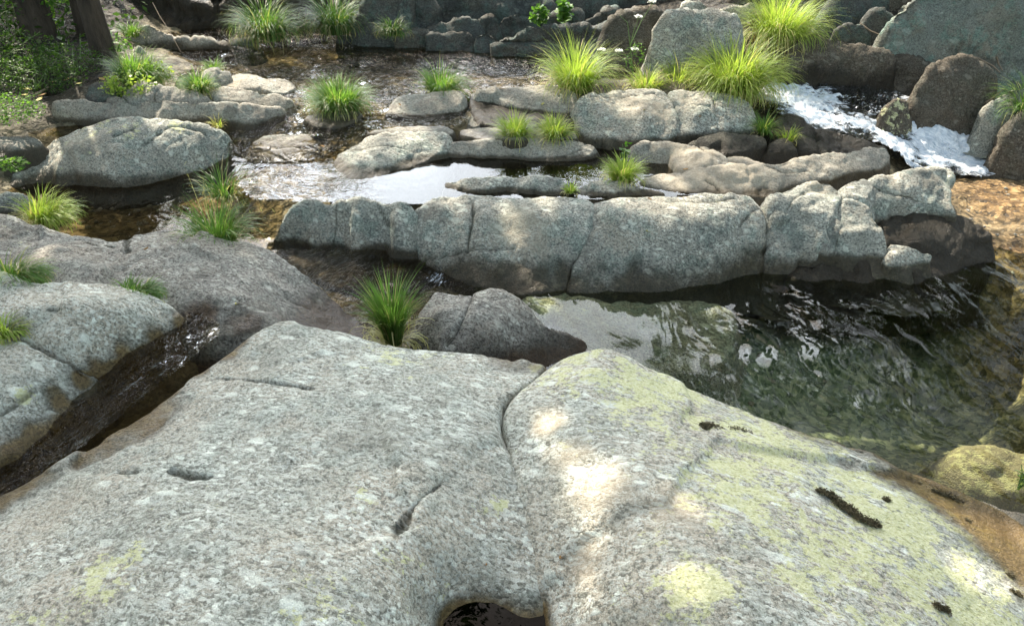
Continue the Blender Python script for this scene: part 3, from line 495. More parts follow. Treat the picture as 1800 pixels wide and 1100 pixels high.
wallrock('long dark overhanging bed low in the back wall', [(870,98,.40),(872,70,.54),(882,58,.62),(920,46,.70),(980,40,.74),(1040,44,.72),(1090,46,.70),(1130,55,.64),(1128,80,.50),(1080,96,.42),(980,100,.40),(920,100,.40)], [(930,64,.61),(1020,62,.62),(1080,70,.56),(930,85,.47),(1030,82,.48)], strata=.03, D=6.5)
wallrock('lichened upper bed at the right of the back wall', [(1025,56,.66),(1027,34,.80),(1071,16,.94),(1110,5,1.02),(1158,2,1.04),(1156,24,.87),(1130,46,.72),(1080,55,.66)], [(1080,32,.82),(1120,24,.88)], lichen=[(1090,18,.25,.7)], strata=.02, D=6.9)
wallrock('small leafy stone in the back wall', [(952,44,.70),(955,24,.84),(985,16,.90),(1015,20,.88),(1022,40,.74),(985,46,.69)], [(985,30,.80)], D=6.9)
wallrock('low dark stone at the foot of the pale rounded rock', [(700,76,.44),(702,55,.58),(730,48,.63),(748,52,.60),(746,72,.48),(720,78,.43)], [(725,62,.55)], D=6.75)
wallrock('row of low dark stones at the back of the far pool', [(595,70,.45),(600,58,.52),(640,58,.53),(690,60,.51),(700,72,.44),(650,76,.42)], [(650,66,.49)], D=6.9)
wallrock('dark rock face in shadow behind the far pool', [(230,50,.62),(236,20,.95),(240,-15,1.4),(340,-15,1.4),(640,-15,1.5),(640,10,.98),(615,40,.72),(600,66,.50),(520,70,.44),(450,66,.46),(400,62,.52)], [(450,10,.98),(550,10,.98),(500,45,.68)], res=.022, amp=.05, strata=.03, mat='brown', wet=3, band=1, D=7.4)  # wet level set above the whole face, darkening it for the shadow
wallrock('dark upper rocks above the back wall', [(960,20,.95),(965,-30,1.3),(1200,-40,1.4),(1200,0,1.1),(1100,8,1.02),(1010,24,.92)], [(1080,-10,1.15)], res=.02, D=7.3)
# ---- right bank boulders
boulder('tall blue-grey boulder behind the sunlit sedge', [(1138,112,.58),(1144,70,.85),(1152,36,1.05),(1175,20,1.15),(1230,12,1.20),(1290,12,1.20),(1300,40,1.03),(1300,80,.80),(1290,125,.57),(1220,130,.56),(1160,128,.56)], [(1190,45,1.03),(1250,45,1.03),(1180,80,.82),(1250,85,.80)], mat='mid', cracks=[([(1186,18),(1180,40),(1182,60)], .012,.03)], lichen=[(1150,80,.12,.4)], D=5.6)
boulder('dark smooth boulder behind the right end of the sedge', [(1385,100,.72),(1395,70,.88),(1412,56,.96),(1460,55,.97),(1520,66,.90),(1560,80,.82),(1570,100,.72),(1565,135,.52),(1540,155,.42),(1450,155,.42),(1405,150,.44),(1388,130,.55)], [(1450,80,.86),(1520,95,.77),(1450,115,.65),(1520,125,.58)], mat='brown', wet=.45, band=.2, D=5.7)
boulder('huge grey-green boulder in the upper right corner', [(1562,45,.98),(1575,15,1.18),(1600,-15,1.4),(1660,-40,1.6),(1900,-60,1.8),(1950,60,1.0),(1900,130,.62),(1800,108,.76),(1740,102,.80),(1680,98,.80),(1620,108,.74),(1590,100,.78),(1575,80,.88)], [(1620,20,1.22),(1700,10,1.32),(1800,10,1.36),(1620,60,.99),(1700,60,1.04),(1800,65,1.0)], mat='big', m=(7,.2), facet=.12, fsize=.5, amp=.03, lichen=[(1700,30,.5,.3)], cracks=[([(1600,0),(1588,25),(1575,45)], .012,.03)], res=.016, tan=[(1590,80,.15,.7)], D=5.85)
boulder('dark wedge under the left flank of the huge boulder', [(1562,110,.62),(1572,82,.76),(1600,88,.72),(1640,105,.64),(1650,125,.52),(1600,155,.40),(1570,160,.38)], [(1600,115,.58)], mat='brown', D=5.75)
boulder('brown boulder with a warm sunlit left edge below the huge one', [(1596,200,.36),(1604,180,.44),(1620,150,.56),(1635,112,.76),(1660,96,.84),(1700,96,.84),(1740,108,.78),(1756,130,.66),(1745,170,.46),(1740,190,.38),(1680,205,.30),(1630,208,.30)], [(1670,125,.72),(1710,135,.66),(1660,160,.53),(1700,175,.44)], mat='brown', tan=[(1630,140,.12,.9)], strata=.004, r=.05, D=5.35)  # tan blob paints the sunlight on the left edge
boulder('small mossy golden-green stone beside the white water', [(1552,208,.32),(1560,180,.42),(1578,167,.48),(1600,170,.47),(1602,190,.39),(1585,212,.30),(1565,216,.29)], [(1578,190,.40)], mat='brown', lichen=.45, r=.04, D=5.25)
boulder('triangular dark stone wedged among the far right boulders', [(1464,66,.86),(1470,45,.98),(1495,33,1.05),(1518,40,1.0),(1536,62,.87),(1510,72,.82)], [(1500,52,.96)], r=.05, D=6.3)
boulder('small dark stone in the gap left of the huge boulder', [(1520,50,.95),(1526,24,1.1),(1550,15,1.15),(1572,20,1.12),(1570,50,.93),(1545,56,.90)], [(1546,36,1.04)], r=.05, D=6.5)
boulder('dark round stone at the top edge left of the huge boulder', [(1448,30,1.08),(1455,0,1.28),(1480,-30,1.45),(1560,-30,1.45),(1575,5,1.22),(1545,18,1.14),(1500,35,1.04)], [(1505,0,1.26)], D=6.8)
boulder('teal-grey sloping stone at the right edge behind the cascade', [(1738,195,.36),(1745,165,.50),(1775,150,.58),(1830,150,.58),(1850,190,.42),(1800,215,.30),(1760,210,.32)], [(1785,175,.48)], mat='mid', r=.05, D=5.2)
boulder('warm brown boulder at the right edge beside the falling water', [(1762,262,.16),(1765,235,.25),(1782,208,.36),(1800,196,.42),(1900,190,.45),(1920,260,.2),(1830,285,.06),(1785,278,.09)], [(1810,232,.32)], mat='brown', tan=[(1780,230,.1,.9)], r=.04, strata=.006, D=4.97, margin=.05, slope=8)
boulder('small pale stone perched near the sedge at the top', [(1262,10,1.2),(1268,-5,1.3),(1300,-8,1.32),(1330,0,1.26),(1330,16,1.16),(1290,14,1.18)], [(1295,3,1.27)], mat='mid', D=6.2)
boulder('grey stone at the top behind the white flowers', [(1205,10,1.22),(1210,-8,1.32),(1240,-10,1.34),(1250,8,1.22),(1230,16,1.18)], [(1228,0,1.28)], mat='mid', D=6.3)
rock('bank_boulder', 'yellow-brown boulder under water at the lower right', [(1672,812,-.06),(1690,790,-.04),(1740,786,-.03),(1800,794,-.04),(1900,810,-.05),(1900,870,-.1),(1790,880,-.1),(1700,860,-.1)], [(1740,815,-.04),(1800,830,-.05)], mat='brown', tan=1., lichen=.6, r=.05, slope=2, cat='boulder')
rock('bank_boulder', 'orange wet rock at the right edge below the yellow-brown one', [(1690,872,.16),(1740,876,.18),(1810,892,.18),(1900,920,.16),(1950,990,.1),(1800,985,.1),(1720,930,.12)], [(1790,915,.18)], mat='brown', tan=1., r=.03, cat='boulder')
wallrock('dark cliff of bedded rock rising out of the top of the picture', [(700,45,.5),(705,0,.9),(710,-50,1.3),(1320,-60,1.4),(1320,20,.9),(1200,45,.6),(960,45,.6)], res=.016, amp=.03, strata=.03, D=7.6, m=(6,2), mat='brown')
wallrock('shadowed rock bank above the sedge and the tall boulder', [(1280,40,.5),(1290,0,.9),(1300,-60,1.3),(1620,-60,1.4),(1600,20,.9),(1500,45,.6)], res=.016, amp=.03, strata=.0, D=7.2, m=(5,1.5), mat='brown')
rock('river_boulder', 'pale slab lying under the clear water at the near left of the deep pool', [(900,522,-.03),(960,512,-.04),(1100,518,-.05),(1240,530,-.06),(1300,560,-.10),(1280,640,-.16),(1180,660,-.16),(1060,640,-.12),(1000,590,-.08)], [(1050,550,-.05),(1150,580,-.09),(1220,600,-.12)], r=.05, res=.012, mat='mid', margin=.1, lichen=.2)
wallrock('dark rock added for the black shadow behind the white umbel flowers', [(1050,128,.5),(1056,80,.9),(1075,20,1.3),(1165,10,1.3),(1168,70,.9),(1160,128,.5)], res=.012, amp=.02, D=6.1, m=(6,1.5), mat='brown')  # dark rock put in where the recess is only black shadow
wallrock('low brown rock behind the sunlit sedge mound', [(1290,110,.5),(1296,60,.9),(1330,30,1.3),(1400,40,1.3),(1400,90,.9),(1380,125,.5)], res=.012, amp=.02, D=6.0, m=(5,1.2), mat='brown')
# ================================================================ STREAM BED AND BANKS
def bed_mat():
    m, t, b = newmat('stream bed'); g = N(t); P = g.n('NewGeometry').outputs['Position']
    dn = g.vmath('MULTIPLY', g.vmath('SUBTRACT', g.noise(P, 5, 3)[1], (.5, .5, .5)), (.12, .12, .12)); Q = g.vmath('ADD', P, dn)
    big = g.noise(P, 1.3, 4)[0]; mid = g.noise(P, 7, 6, .7)[0]; fine = g.noise(P, 60, 4, .7)[0]
    v = g.vor(Q, 13); sp = g.n('SeparateColor'); g.link(v['Color'], sp.inputs[0]); v2 = g.vor(Q, 38); sp2 = g.n('SeparateColor'); g.link(v2['Color'], sp2.inputs[0])
    a = g.attr('amber')['Fac']; e = g.attr('earth')['Fac']; te = g.attr('teal')['Fac']
    cold = g.ramp(g.math('ADD', g.math('MULTIPLY', mid, .7), g.math('MULTIPLY', sp2.outputs[0], .35)), [(.3, (.045, .040, .02)), (.5, (.14, .12, .07)), (.7, (.28, .24, .15)), (.85, (.50, .44, .29))])
    ambr = g.ramp(g.math('ADD', g.math('MULTIPLY', mid, .7), g.math('MULTIPLY', sp2.outputs[0], .35)), [(.3, (.03, .017, .006)), (.5, (.13, .072, .022)), (.68, (.30, .185, .07)), (.85, (.52, .38, .20))])
    teal = g.ramp(g.math('ADD', g.math('MULTIPLY', mid, .7), g.math('MULTIPLY', sp2.outputs[0], .35)), [(.3, (.06, .10, .075)), (.48, (.18, .25, .18)), (.64, (.35, .42, .31)), (.85, (.62, .64, .46))])
    col = g.mix(te, cold, teal); col = g.mix(a, col, ambr)
    ear = g.ramp(g.math('ADD', g.math('MULTIPLY', mid, .6), g.math('MULTIPLY', sp2.outputs[1], .4)), [(.3, (.007, .006, .004)), (.55, (.022, .017, .010)), (.75, (.05, .038, .022)), (.9, (.13, .095, .05))])
    col = g.mix(e, col, ear); col = g.mix(g.math('MULTIPLY', g.step(fine, .55, .7), .35), col, (.5, .47, .36))
    g.link(col, b.inputs['Base Color']); b.inputs['Roughness'].default_value = .8
    h = g.math('ADD', g.math('MULTIPLY', v['Distance'], -1.2), g.math('ADD', g.math('MULTIPLY', mid, 1.6), g.math('MULTIPLY', fine, .4)))
    g.link(g.bump(h, .9, .03), b.inputs['Normal']); return m
BEDC = [ # px, py, z
 (-400,200,.68),(-100,60,.68),(-100,160,.6),(0,20,.70),(0,60,.65),(60,60,.62),(0,120,.58),(80,110,.56),(140,80,.57),(200,60,.56),(60,170,.46),(0,200,.46),(100,200,.20),(160,160,.44),(200,130,.52),(250,110,.50),(300,110,.46),(130,140,.56),(-100,250,.45),(-150,330,.35),
 (400,80,.25),(500,100,.25),(650,100,.25),(800,110,.25),(950,110,.28),(1080,110,.36),(350,110,.33),(450,140,.33),(620,170,.36),(760,150,.33),(560,70,.25),(350,40,.42),(600,40,.45),(800,40,.45),
 (540,195,.385),(480,220,.355),(620,225,.37),(740,215,.375),(850,210,.38),(920,235,.375),(420,240,.31),(520,260,.27),(560,310,.25),(460,310,.25),(640,330,.18),(720,310,.16),(820,295,.17),(950,300,.19),(1080,285,.22),(1150,285,.26),
 (400,300,.12),(360,350,.08),(250,350,.07),(150,350,.07),(60,335,.10),(120,390,.09),(230,400,.10),(330,390,.12),(440,380,.10),(470,410,.06),(330,310,.1),
 (520,460,-.02),(650,530,-.06),(740,510,-.06),(690,600,.06),
 (930,530,-.14),(1000,560,-.22),(1100,600,-.3),(1150,540,-.2),(1300,560,-.35),(1300,680,-.5),(1450,600,-.45),(1450,720,-.7),(1600,640,-.65),(1650,760,-.8),(1350,520,-.2),(1450,510,-.12),(1550,530,-.15),(1650,560,-.3),(1500,480,-.05),
 (1750,560,-.28),(1800,640,-.5),(1780,700,-.6),(1800,800,-.5),(1750,480,-.05),(1790,400,.02),(900,290,.20),(1720,330,.05),(1790,320,.0),(1700,420,.03),(1850,300,.05),(1900,400,.10),(2000,500,.2),(2000,700,.1),(2100,850,-.1),(1800,540,-.18),
 (1400,160,.32),(1500,180,.28),(1400,200,.28),(1550,220,.18),(1650,230,.05),(1700,270,-.03),(1600,280,.0),(1450,215,.25),(1500,130,.32),(1600,140,.35),(1300,270,.28),(1400,290,.2),
 (1250,130,.47),(1350,115,.52),(1450,40,.55),(1600,60,.55),(1750,120,.45),(1850,150,.42),(1850,240,.15),(1300,60,.66),(1380,75,.62),(1700,0,.65),(1200,40,.6),(1100,40,.55),(960,50,.48),(1360,40,.66),
 (330,560,.20),(200,680,.10),(80,790,.05),(0,860,.0),(200,500,.2),(500,550,.05),(600,700,.0),(900,750,-.1),(300,900,.0),(600,1000,.0),(900,1000,-.05),(1300,900,-.2),(840,1080,.2),(1700,1000,-.1),(-200,700,.2),(-300,1000,.1)]
bc = [W(*p) for p in BEDC] + [np.array(p) for p in [(-6,8,1.8),(-3,8.5,.95),(0,8.6,.85),(3,8.6,1.2),(6,8,1.5),(-8,5,1.9),(-7,2,1.4),(7,5,.9),(7,2,.5),(-9,12,3.),(0,12,1.2),(-4,12,1.4),(9,12,2.6),(-6,-2,1.),(0,-1.5,.3),(6,-2,.6),(-12,-4,1.2),(12,-4,1.2),(-14,6,2.2),(14,6,2.),(0,18,1.7)]]
fb = RBF(bc, .02)
core = np.arange(-5, 5.001, .035); outer = 5*1.28**np.arange(1, 22)
xs = np.concatenate([-outer[::-1], core, outer]); ycore = np.arange(.2, 8.6, .035)
ys = np.concatenate([.2-(1.35**np.arange(1, 22)-1)[::-1], ycore, ycore[-1]+(1.3**np.arange(1, 25)-1)])
X, Y = np.meshgrid(xs, ys); Xc, Yc = np.clip(X, -14, 14), np.clip(Y, -4, 18)
H = fb(Xc, Yc)
core_m = (np.abs(X) < 5.2) & (Y > -.2) & (Y < 9)
q = np.stack([X.ravel(), Y.ravel(), H.ravel()], 1)
H = H + (fbm(q, 3, 4, 91)*.05+fbm(q, 13, 3, 92)*.02).reshape(H.shape)*np.where(core_m, 1, 3)
far = np.hypot(X, Y-4); H = H+np.clip((far-16)*.12, 0, 30)*(1+.4*fbm(q/40, 2, 3, 95).reshape(H.shape))
idx = np.arange(X.size).reshape(X.shape)
F = np.stack([idx[:-1, :-1], idx[:-1, 1:], idx[1:, 1:], idx[1:, :-1]], -1).reshape(-1, 4)
V = np.stack([X.ravel(), Y.ravel(), H.ravel()], 1)
def zone(pts):
    o = np.zeros(len(V))
    for px, py, z, rad, a in pts:
        c = W(px, py, z); o = np.maximum(o, a*np.exp(-((V[:, 0]-c[0])**2+(V[:, 1]-c[1])**2)/rad**2))
    return np.clip(o, 0, 1)
amber = zone([(1790,360,0,.55,1.2),(1800,450,0,.4,1.),(1740,320,.05,.35,1.),(1800,560,-.2,.35,.7),(250,385,.1,.35,.35),(150,370,.1,.3,.3),(1600,570,-.2,.4,.3),(1800,830,-.4,.4,.7),(520,300,.2,.4,.3),(560,460,0,.3,.2)])
teal = zone([(1050,560,-.2,.6,1.),(1300,600,-.3,.7,1.),(1450,700,-.8,.8,1.),(1200,540,-.2,.5,1.),(1550,760,-.9,.5,.7)])
earth = np.clip((V[:, 2]-.47)*14, 0, 1)
earth = np.maximum(earth, zone([(60,150,.5,.8,1),(150,100,.6,.8,1),(240,110,.5,.4,1)]))
bed = mesh_np('ground', V, F, bed_mat(), attrs={'amber': amber, 'teal': teal, 'earth': earth}, loc=np.zeros(3)); tag(bed, kind='structure')
fground = lambda x, y: float(fb(np.array(x), np.array(y)))

# ================================================================ WATER
def water_mat(name, tint, scale, bstr, dist, stretch=(1, 1, 1), rot=0, detail=3, flow=None, refl=1.33):
    m, t, b = newmat(name); g = N(t); t.nodes.remove(b); out = t.nodes['Material Output']
    P = g.n('NewGeometry').outputs['Position']
    mp0 = g.n('Mapping'); g.link(P, mp0.inputs[0]); mp0.inputs['Rotation'].default_value = (0, 0, rot); mp = g.n('Mapping'); g.link(mp0.outputs[0], mp.inputs[0]); mp.inputs['Scale'].default_value = stretch
    dn = g.vmath('MULTIPLY', g.vmath('SUBTRACT', g.noise(P, 2.2, 2)[1], (.5, .5, .5)), (.5, .5, .0)); Q = g.vmath('ADD', mp.outputs[0], dn)
    h = g.math('ADD', g.noise(Q, scale, detail, .5)[0], g.math('MULTIPLY', g.noise(Q, scale*3.1, 2, .5)[0], .22))
    rp = g.attr('ripple')['Fac']
    bn = g.n('Bump'); bn.inputs['Distance'].default_value = dist; g.link(g.math('MULTIPLY', rp, bstr), bn.inputs['Strength']); g.link(h, bn.inputs['Height'])
    fr = g.n('Fresnel'); fr.inputs[0].default_value = refl; g.link(bn.outputs[0], fr.inputs[1])
    tr = g.n('BsdfTransparent'); tr.inputs[0].default_value = (*tint, 1)
    gl = g.n('BsdfGlossy'); gl.inputs['Roughness'].default_value = .02; g.link(bn.outputs[0], gl.inputs['Normal'])
    mx = g.n('MixShader'); g.link(fr.outputs[0], mx.inputs[0]); g.link(tr.outputs[0], mx.inputs[1]); g.link(gl.outputs[0], mx.inputs[2])
    fo = g.attr('foam')['Fac']
    fn = g.noise(Q, scale*2.2, 10, .76, .5)[0]; fcol = g.ramp(g.noise(Q, scale*3.2, 6, .7)[0], [(.3, (.30, .38, .46)), (.48, (.62, .68, .74)), (.62, (.90, .92, .94))])
    fm = g.step(g.math('ADD', fn, g.math('MULTIPLY', g.math('SUBTRACT', fo, .5), .5)), .49, .66); fm = g.math('MULTIPLY', fm, g.step(fo, .02, .2))
    wd = g.n('BsdfPrincipled'); g.link(fcol, wd.inputs['Base Color']); wd.inputs['Roughness'].default_value = .35
    g.link(g.bump(fn, .6, .02), wd.inputs['Normal'])
    mx2 = g.n('MixShader'); g.link(fm, mx2.inputs[0]); g.link(mx.outputs[0], mx2.inputs[1]); g.link(wd.outputs[0], mx2.inputs[2])
    g.link(mx2.outputs[0], out.inputs[0]); return m
def pts2d(poly): return chaikin([W(*p) for p in poly], 1)
def water(name, poly, mat, inner=(), res=.03, ripple=1., amp=.0, wscale=4, foam=None, foam_poly=None, wstretch=(1, 1, 1), wrot=0., kind='structure', ripz=None):
    P = pts2d(poly); f = RBF(list(P)+[W(*p) for p in inner])
    xs = np.arange(P[:, 0].min()-res, P[:, 0].max()+res*2, res); ys = np.arange(P[:, 1].min()-res, P[:, 1].max()+res*2, res)
    X, Y = np.meshgrid(xs, ys); H = f(X, Y); ins = inside(X, Y, P)
    q = np.stack([X.ravel(), Y.ravel(), H.ravel()], 1)
    rz = np.full(X.shape, float(ripple))
    for px, py, zz, rad, a in (ripz or ()):
        cc = W(px, py, zz); rz = np.maximum(rz, a*np.exp(-((X-cc[0])**2+(Y-cc[1])**2)/rad**2))
    if amp:
        ca, sa = math.cos(wrot), math.sin(wrot); qq = np.stack([q[:, 0]*ca-q[:, 1]*sa, q[:, 0]*sa+q[:, 1]*ca, q[:, 2]*0], 1)
        qq = qq+.12*np.stack([fbm(q, 2.5, 2, 73), fbm(q, 2.5, 2, 74), 0*q[:, 0]], 1)
        H = H+(fbm(qq, wscale, 3, 71, .5, wstretch)*amp).reshape(H.shape)*np.clip(rz, .1, 1.2)
    us, F = grid_faces(ins, *X.shape)
    V = np.stack([X.ravel(), Y.ravel(), H.ravel()], 1)[us]
    def z(L, d):
        if L is None: return np.full(len(V), d)
        o = np.zeros(len(V))
        for px, py, zz, rad, a in L:
            c = W(px, py, zz); o = np.maximum(o, a*np.exp(-((V[:, 0]-c[0])**2+(V[:, 1]-c[1])**2)/rad**2))
        return o
    fo = z(foam, 0.); rp = z(ripz, ripple) if ripz is not None else np.full(len(V), ripple)
    if ripz is not None: rp = np.maximum(rp, ripple)
    o = mesh_np(name, V, F, mat, attrs={'foam': fo, 'ripple': rp}); tag(o, kind=kind); return o
Wup = water_mat('far pool water', (.82, .77, .62), 8, 1., .20, (1, 1.6, 1), .5)
Wmir = water_mat('mirror pool water', (.75, .72, .60), 8, 1., .03, (1, 1.5, 1), .2)
Wleft = water_mat('left pool water', (.80, .74, .58), 10, .8, .015, (1, 1.3, 1), 0)
Wdeep = water_mat('deep pool water', (.84, .88, .72), 2.8, 1., .20, (1.4, .28, 1), -.284, 1)
Wchan = water_mat('runnel water', (.75, .68, .50), 16, 1., .09, (1.8, .6, 1), .4, 4)
Wfall = water_mat('cascade water', (.75, .78, .76), 11, 1., .16, (.6, 1.9, 1), .235, 5)
water('far_pool_water', [(180,95,.42),(260,60,.42),(400,45,.42),(620,40,.42),(900,60,.42),(1150,70,.42),(1330,110,.42),(1400,150,.42),(1340,190,.42),(1010,190,.42),(830,172,.42),(760,190,.42),(690,200,.42),(620,200,.42),(520,185,.42),(440,160,.42),(330,150,.42),(230,130,.42)], Wup, res=.03, ripple=.5, amp=.022, wscale=6, wstretch=(1, 1.5, 1),
  ripz=[(480,110,.42,.9,1.),(620,140,.42,.6,1.),(380,100,.42,.5,1.)])
water('overflow_water', [(470,188,.42),(530,185,.42),(620,190,.42),(690,196,.42),(760,180,.425),(826,160,.43),(834,200,.41),(810,226,.40),(690,228,.39),(640,240,.37),(600,262,.33),(560,285,.305),(440,290,.302),(400,262,.31),(370,232,.35),(440,225,.37),(470,205,.40)], Wup, [(560,222,.39),(500,240,.345)], res=.022, ripple=.8, amp=.006, wscale=11)
water('mirror_pool_water', [(400,255,.30),(470,240,.30),(600,240,.30),(800,240,.30),(1040,245,.30),(1200,262,.30),(1290,290,.30),(1350,330,.30),(1200,348,.30),(1000,352,.30),(700,364,.30),(560,358,.30),(505,354,.30),(430,352,.30),(410,320,.30)], Wmir, res=.03, ripple=.04, ripz=[(480,310,.3,.36,1.),(620,350,.3,.12,.8),(560,330,.3,.25,1.),(590,280,.3,.2,.8)])
water('left_pool_water', [(430,350,.299),(500,350,.299),(500,380,.24),(490,410,.17),(470,440,.15),(380,470,.17),(150,450,.17),(-80,380,.17),(-80,300,.17),(60,250,.17),(220,250,.18),(330,240,.24),(400,228,.33),(438,250,.302),(440,300,.296)], Wleft, [(420,330,.25),(380,300,.20),(340,330,.172),(250,350,.17),(120,350,.17),(420,380,.175),(440,410,.165)], res=.025, ripple=.35, amp=.002, ripz=[(440,400,.18,.2,1.2),(400,280,.2,.25,.9)])
water('small_bank_pool', [(40,160,.36),(110,165,.36),(170,200,.36),(150,240,.36),(60,240,.36),(10,215,.36)], Wleft, res=.03, ripple=.5)
water('gap_water', [(460,436,.16),(520,436,.13),(690,438,.09),(760,462,.05),(850,512,.0),(830,535,-.01),(760,520,.02),(740,560,.03),(650,640,.03),(560,520,.08),(500,470,.12)], Wchan, [(620,480,.09),(690,540,.05)], res=.018, ripple=.8, amp=.004, wscale=14, foam=[(770,492,.02,.10,.55),(735,475,.05,.06,.4)])
water('deep_pool_water', [(840,500,.0),(1000,490,.0),(1330,460,.0),(1480,440,.0),(1700,400,.0),(1760,330,.0),(1700,260,.0),(1850,260,.0),(2150,400,.0),(2400,900,.0),(2200,1200,.0),(1500,1100,.0),(1000,900,.0),(880,650,.0),(780,560,.0),(820,515,.0)], Wdeep, res=.018, ripple=.15, amp=.034, wscale=3.2, wstretch=(1.5, .32, 1), wrot=-.284,
  ripz=[(1350,600,0,.38,1.1),(1250,570,0,.25,.8),(1450,640,0,.40,1.),(1550,700,0,.3,.6),(1400,540,0,.3,1.),(1600,490,0,.3,1.),(950,530,0,.2,.3),(1780,420,0,.4,.6)], foam=[(1600,490,0,.09,.35),(1690,470,0,.10,.35),(1490,520,0,.04,.4)])
water('runnel_water', [(345,540,.365),(400,575,.365),(330,640,.335),(230,720,.30),(130,800,.27),(0,890,.24),(-200,1000,.2),(-260,880,.2),(-30,800,.245),(60,740,.265),(120,690,.285),(170,645,.31),(250,600,.345),(310,565,.365)], Wchan, res=.012, ripple=1., amp=.012, wscale=9, wstretch=(1.8, .5, 1), wrot=.4)
water('pothole_water', [(700,1060,.40),(760,1030,.40),(900,1030,.40),(1010,1060,.40),(1050,1300,.40),(700,1300,.40)], water_mat('pothole dark water', (.02, .03, .05), 8, 1., .02, refl=1.2), res=.03, ripple=.05)
# white water tumbling down between the right boulders
def cascade(name, poly, inner, foam, res=.011, amp=.032):
    P = pts2d(poly); f = RBF(list(P)+[W(*p) for p in inner], .01)
    xs = np.arange(P[:, 0].min(), P[:, 0].max()+res, res); ys = np.arange(P[:, 1].min(), P[:, 1].max()+res, res)
    X, Y = np.meshgrid(xs, ys); H = f(X, Y); ins = inside(X, Y, P)
    q = np.stack([X.ravel(), Y.ravel(), H.ravel()], 1)
    c, s = math.cos(.235), math.sin(.235); qr = np.stack([q[:, 0]*c-q[:, 1]*s, q[:, 0]*s+q[:, 1]*c, q[:, 2]], 1)
    qr = qr+.05*np.stack([fbm(qr, 5, 2, 3), fbm(qr, 5, 2, 4), 0*qr[:, 0]], 1)
    rid = 1-np.abs(fbm(qr, 7, 4, 81, .6, (.6, 1.9, .6)))*2.2
    H = H+(amp*np.clip(rid, -.5, 1)+amp*.5*fbm(q, 26, 3, 82)).reshape(H.shape)
    us, F = grid_faces(ins, *X.shape); V = np.stack([X.ravel(), Y.ravel(), H.ravel()], 1)[us]
    fo = np.zeros(len(V))
    for px, py, zz, rad, a in foam:
        c = W(px, py, zz); fo = np.maximum(fo, a*np.exp(-((V[:, 0]-c[0])**2+(V[:, 1]-c[1])**2)/rad**2))
    fo = fo+.45*np.clip(rid, -.9, 1)[us]-.2
    o = mesh_np(name, V, F, Wfall, attrs={'foam': np.clip(fo, 0, 1.2), 'ripple': np.full(len(V), .8)}); tag(o, kind='structure')
cascade('cascade_water', [(1318,150,.44),(1345,138,.44),(1400,135,.43),(1500,150,.42),(1570,165,.40),(1640,190,.34),(1720,175,.34),(1760,195,.28),(1790,250,.16),(1810,300,.03),(1700,318,.02),(1640,306,.05),(1600,305,.10),(1570,262,.20),(1500,250,.27),(1440,235,.33),(1380,212,.38),(1330,185,.42)],
  [(1420,170,.40),(1450,200,.35),(1540,225,.26),(1620,240,.20),(1700,240,.17),(1720,280,.07),(1660,280,.09),(1720,210,.26),(1640,215,.27)],
  [(1350,165,.42,.26,1.1),(1400,175,.39,.28,1.1),(1430,205,.35,.25,1.1),(1450,170,.40,.2,.8),(1740,215,.25,.3,1.1),(1620,230,.22,.25,1.),(1560,205,.36,.15,.6),(1580,250,.23,.22,1.),(1600,275,.17,.14,.9),(1500,218,.30,.14,.9),(1560,232,.25,.2,1.),(1640,250,.18,.25,1.1),(1700,210,.26,.2,.95),(1750,240,.18,.2,.9),(1700,275,.08,.28,1.15),(1640,288,.08,.15,1.),(1770,285,.06,.18,1.),(1480,165,.42,.15,.35)])
# ================================================================ PLANTS
def leaf_mat(name, c1, c2, dry=None, tl=.5, rough=.45):
    m, t, b = newmat(name); g = N(t); out = t.nodes['Material Output']
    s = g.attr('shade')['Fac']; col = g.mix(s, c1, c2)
    if dry: col = g.mix(g.attr('dry')['Fac'], col, dry)
    g.link(col, b.inputs['Base Color']); b.inputs['Roughness'].default_value = rough; b.inputs['Specular IOR Level'].default_value = .3
    tr = g.n('BsdfTranslucent'); g.link(g.mix(1., col, (1.25, 1.3, .6), 'MULTIPLY'), tr.inputs[0])
    mx = g.n('MixShader'); mx.inputs[0].default_value = tl; g.link(b.outputs[0], mx.inputs[1]); g.link(tr.outputs[0], mx.inputs[2]); g.link(mx.outputs[0], out.inputs[0])
    return m
G = {'lit': leaf_mat('sunlit yellow green sedge', (.15, .27, .04), (.38, .46, .12), (.58, .50, .28)),  # sun on the tufts put into a lighter, yellower green
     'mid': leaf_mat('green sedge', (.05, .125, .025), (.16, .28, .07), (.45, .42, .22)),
     'dark': leaf_mat('dark green sedge', (.035, .085, .025), (.10, .19, .05), (.35, .32, .18)),  # shade on the back tufts put into a darker green
     'leaf': leaf_mat('green leaves', (.05, .13, .02), (.16, .30, .06)),
     'crown': leaf_mat('tree and gloomy bank leaves', (.03, .07, .015), (.07, .14, .03))}
